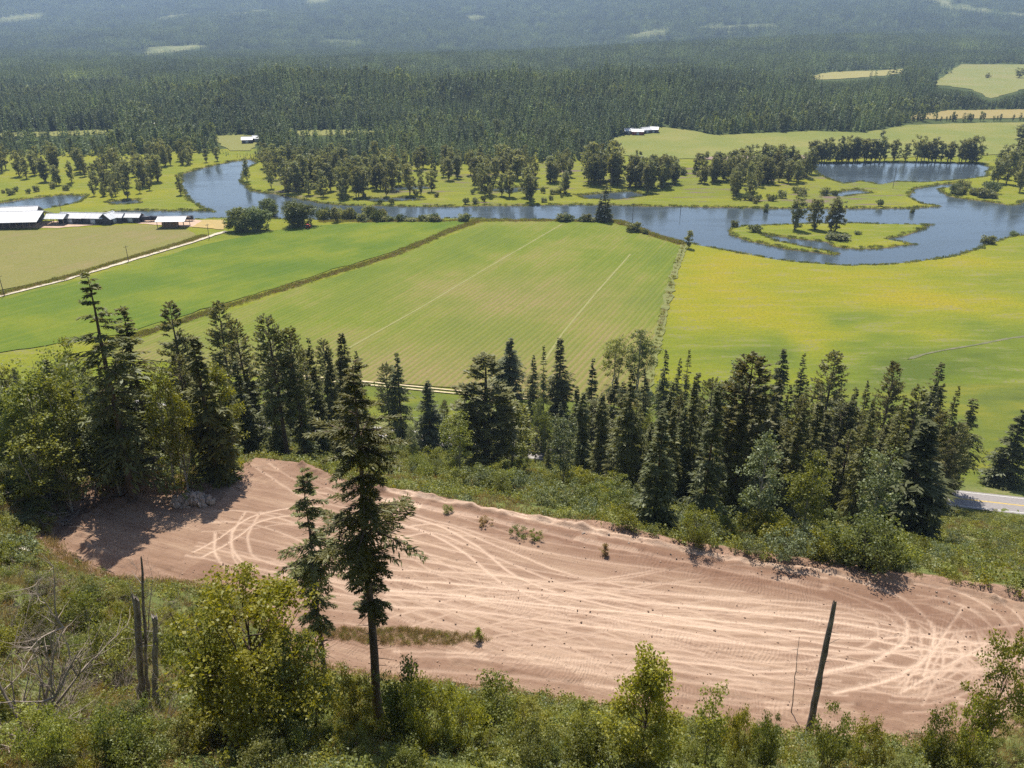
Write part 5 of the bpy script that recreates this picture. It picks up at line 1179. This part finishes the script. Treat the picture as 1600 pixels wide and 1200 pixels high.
# reeds along the water's edge
X = r_.uniform(-620, 760, 260000); Y = r_.uniform(340, 850, 260000); k = np.abs(X) < 0.72 * Y + 40; X, Y = X[k], Y[k]; dw = water_d(X, Y) + 1.6 * fbm(X / 9, Y / 9, 93, 3); k = (dw > 0.6) & (dw < 3.2) & (sdf(F3, X, Y) > 1); X, Y = X[k][:9000], Y[k][:9000]
scatter_stuff('river_reeds', np.stack([X, Y, ground_z(X, Y)], -1), r_.uniform(0.5, 1.3, len(X)), [tuft(520, 30, 1.2, 0.3, 0.9, 'willow'), tuft(521, 30, 0.9, 0.3, 0.9, 'weed')], None, 'reeds and rank grass along the river banks', 'reeds')
# ------------------------------------------------------------------ farm buildings, poles, machines
def bld_frame(px, py): return np.array([*gp(px, py, 0.25), 0.25])
def shed(name, px, py, L, Wd, eave, ridge, rz, label, roof='roof_white', wall='shed_wall', open_front=False, doors=1, cat='barn'):
    """gable shed, length along its local X; open_front leaves posts instead of the wall on the near (-Y) side"""
    root = empty(name, bld_frame(px, py), rz, label, cat)
    l, w, t = L / 2, Wd / 2, 0.2
    if open_front:
        for k in range(int(L / 4) + 1):
            x = -l + 0.3 + (L - 0.6) * k / int(L / 4)
            for y in (-w + 0.3, w - 0.3): link('post', mesh_np('post', *box(x - .15, x + .15, y - .15, y + .15, -0.3, eave - .02)), M['post'], root)
    else:
        for y in (-w, w - t): link('side_wall', mesh_np('side_wall', *box(-l + t + .003, l - t - .003, y, y + t, -0.3, eave - .01)), M[wall], root)
        for k in range(doors):
            x = -l + L * (k + 0.5) / doors; d = link('door', mesh_np('door', *box(x - 1.6, x + 1.6, -w - 0.08, -w - 0.003, -0.2, eave * 0.82)), M['roof_grey'], root)
            link('door_rail', mesh_np('door_rail', *box(x - 2.2, x + 3.4, -w - 0.14, -w - 0.004, eave * 0.84, eave * 0.88)), M['silage'], root)
        for s in (-1, 1):
            V = np.array([(x, y, z) for x in (s * l, s * (l - t)) for y, z in ((-w, -.3), (w, -.3), (w, eave - .01), (0, ridge - .01), (-w, eave - .01))])
            me = bpy.data.meshes.new('gable_wall'); me.from_pydata([tuple(v) for v in V], [], [(0, 1, 2, 3, 4), (9, 8, 7, 6, 5)] + [(i, i + 5, (i + 1) % 5 + 5, (i + 1) % 5) for i in range(5)]); link('gable_wall', me, M[wall], root)
    for s in (-1, 1):
        ov = 0.7; sl_ = (ridge - eave) / w; yo = w + ov; zo = eave - sl_ * ov
        V = np.array([(x, y, z) for x in (-l - .6, l + .6) for y, z in ((0, ridge + .03), (s * yo, zo + .03), (s * yo, zo + .2), (0, ridge + .2))])
        me = bpy.data.meshes.new('roof_panel'); me.from_pydata([tuple(v) for v in V], [], [(0, 1, 2, 3), (7, 6, 5, 4)] + [(i, i + 4, (i + 1) % 4 + 4, (i + 1) % 4) for i in range(4)])
        rf = link('roof', me, M[roof], root)
        for k in range(int(L / 3)):                    # standing seams
            x = -l + 3 * (k + .5); V = np.array([(xx, y, z) for xx in (x - .06, x + .06) for y, z in ((0, ridge + .203), (s * yo, zo + .203), (s * yo, zo + .27), (0, ridge + .27))])
            m2_ = bpy.data.meshes.new('seam'); m2_.from_pydata([tuple(v) for v in V], [], [(0, 1, 2, 3), (7, 6, 5, 4)] + [(i, i + 4, (i + 1) % 4 + 4, (i + 1) % 4) for i in range(4)]); link('seam', m2_, M[roof], rf)
    link('ridge_cap', mesh_np('ridge_cap', *box(-l - .62, l + .62, -.35, .35, ridge + .17, ridge + .3)), M[roof], root)
    return root
shed('dairy_barn', 5, 352, 52, 26, 4.5, 8.6, 0.12, 'largest barn with a huge white roof and open side, cut by the left edge', 'roof_white', 'shed_wall', True)
shed('barn', 20, 346.5, 34, 16, 5.5, 9.6, 0.2, 'white-roofed barn rising just behind the largest barn')
shed('open_shed', 92, 349, 12, 10, 4.2, 6.2, 0.0, 'grey lean-to shed against the right end of the largest barn', 'roof_grey', 'shed_wall', True, 1, 'shed')
shed('barn', 117, 346.5, 16, 10, 3.6, 6.0, -0.08, 'small white-roofed barn between the largest barn and the grey-gabled one')
shed('barn', 152, 347.5, 13, 9, 3.8, 6.2, -0.1, 'white-roofed shed left of the dark gable in the row of sheds')
shed('barn', 172, 348, 9, 8, 3.6, 6.6, 1.35, 'dark gabled shed with a grey roof in the middle of the farm row', 'roof_grey')
shed('barn', 184, 346, 10, 7, 3.6, 5.6, -0.1, 'small white-roofed shed right of the dark gable')
shed('barn', 208, 345.5, 12, 7, 3.4, 5.2, -0.05, 'low white-roofed shed at the right end of the farm row')
shed('pole_shed', 272, 354, 17, 12, 4.6, 6.4, 0.06, 'open white-roofed pole shed sheltering a stack of bales', 'roof_white', 'shed_wall', True, 1, 'pole shed')
root = empty('bale_stack', bld_frame(267, 354.5), 0.06, 'stack of brown bales under the open pole shed', 'bale stack')
for i in range(4):
    for j in range(3):
        for k in range(3):
            V, Q = box(-1.05, 1.05, -.95, .95, -.55, .55); V = V * np.array([1, 1, 1 + 0.02 * (i % 2)]); b = link('bale', mesh_np('bale', V, Q), M['hay'], root); b.location = (-3.3 + 2.15 * i, -2 + 2 * j, 0.55 + 1.13 * k)
def vehicle_trailer(px, py, rz, label):
    r0 = empty('farm_trailer', bld_frame(px, py), rz, label, 'trailer'); link('cargo_box', mesh_np('cargo_box', *box(-4.2, 4.2, -1.25, 1.25, 1.1, 3.4)), M['silage'], r0); link('chassis', mesh_np('chassis', *box(-4.4, 5.4, -.5, .5, .8, 1.09)), M['silage'], r0)
    for x in (-2.4, -1.0, 3.2):
        for y in (-1.1, 1.1): 
            V, Q = tube(np.array([[x, y - .18, .55], [x, y + .18, .55]]), [.55, .55], 14); link('wheel', mesh_np('wheel', V, Q), M['tyre'], r0)
vehicle_trailer(228, 346, 0.0, 'dark farm trailer parked right of the low white-roofed shed'); vehicle_trailer(246, 345.5, 0.1, 'dark farm trailer behind the left end of the open pole shed'); vehicle_trailer(292, 345, 0.0, 'dark farm trailer behind the right end of the open pole shed')
def tractor(px, py, rz, label):
    r0 = empty('tractor', bld_frame(px, py), rz, label, 'tractor'); link('hood', mesh_np('hood', *box(0.2, 2.3, -.45, .45, 1.0, 1.75)), M['red_paint'], r0); link('body', mesh_np('body', *box(-1.4, 0.19, -.6, .6, .9, 1.5)), M['red_paint'], r0)
    cb_ = link('cab', mesh_np('cab', *box(-1.2, 0.15, -.7, .7, 1.505, 2.75)), M['glass'], r0); link('cab_roof', mesh_np('cab_roof', *box(-1.35, 0.3, -.8, .8, 2.755, 2.95)), M['red_paint'], cb_)
    for x, rd in ((-0.9, .9), (1.7, .6)):
        for y in (-1, 1): V, Q = tube(np.array([[x, y * .75, rd], [x, y * 1.2, rd]]), [rd, rd], 16); link('wheel', mesh_np('wheel', V, Q), M['tyre'], r0)
tractor(482, 357.5, 1.2, 'small red tractor in front of the big round willow')
for px, py, L, rz, rf, lab in ((982, 210, 10, 0.1, 'roof_white', 'leftmost white-roofed building of the distant farm at the pasture corner'), (996, 211, 13, -0.1, 'roof_white', 'wide low red-walled barn of the distant farm, second from left'), (1008, 208.5, 12, 0.5, 'roof_white', 'tallest white-roofed building of the distant farm, second from right'), (1021, 207.5, 11, -0.3, 'roof_white', 'rightmost white-roofed building of the distant farm'), (387, 224, 11, 0.2, 'roof_white', 'white farmhouse in the small pasture by the upper river'), (402, 222, 9, -0.2, 'roof_white', 'small outbuilding right of the white farmhouse by the upper river'), (237, 200, 7, 0.6, 'roof_white', 'distant white building at the edge of the left hill forest')):
    h_ = hit(px, py); o = shed('farm_building', px, py, L, 8, 4, 6.5, rz, lab, rf, 'red_wall' if 990 < px < 1000 else 'shed_wall', False, 1, 'building'); o.location = (h_[0], h_[1], h_[2] + 0.4)
def pole(px, ty, by, label, arm=True, pt=None):
    B = np.array([*gp(px, by), 0.0]); B[2] = gz(B[0], B[1]); v = (600 - ty) / F; q = B[1] * (v * cp_ - sp_) / (cp_ + v * sp_); H = q + CAMZ - B[2]
    r0 = empty('utility_pole', B, 0, label, 'utility pole'); link('pole', mesh_np('pole', *tube(np.array([[0, 0, -.6], [0, 0, H * .5], [0, 0, H]]), [.2, .17, .13], 8), True), M['pole'], r0)
    if arm:
        a = link('crossarm', mesh_np('crossarm', *box(-1.2, 1.2, -.07, .07, H - .75, H - .58)), M['pole'], r0); a.rotation_euler = (0, 0, 0.9)
        for x in (-1.05, 0.45, 1.05): i_ = link('insulator', mesh_np('insulator', *tube(np.array([[x, 0, H - .578], [x, 0, H - .36]]), [.06, .05], 6)), M['roof_grey'], a)
for a in ((7, 430, 463, 'utility pole at the left edge beside the farm lane'), (201, 384, 409, 'utility pole halfway along the farm lane'), (327, 350, 373, 'utility pole at the end of the farm lane'), (99, 318, 346, 'utility pole behind the farm sheds'), (988, 318, 349, 'pole on the near bank beside the round bush'),
          (1395, 263, 294, 'pole on the grassy point below the back lake'), (1063, 320, 334, 'short pole at the far river bank'), (954, 262, 300, 'pole among the cottonwoods behind the riverside spruce')): pole(*a)

# ------------------------------------------------------------------ summer haze over the valley
hm = Mat('summer_haze')
hv = hm.n('VolumePrincipled', Color=(0.5, 0.69, 1.0, 1), Density=0.00008, Anisotropy=0.0)
hm.t.links.new(hv.outputs[0], hm.out.inputs['Volume'])
V, Q = box(-9000, 9000, -120, 9800, -5, 760)
link('haze', mesh_np('haze', V, Q), hm.m, kind='stuff')
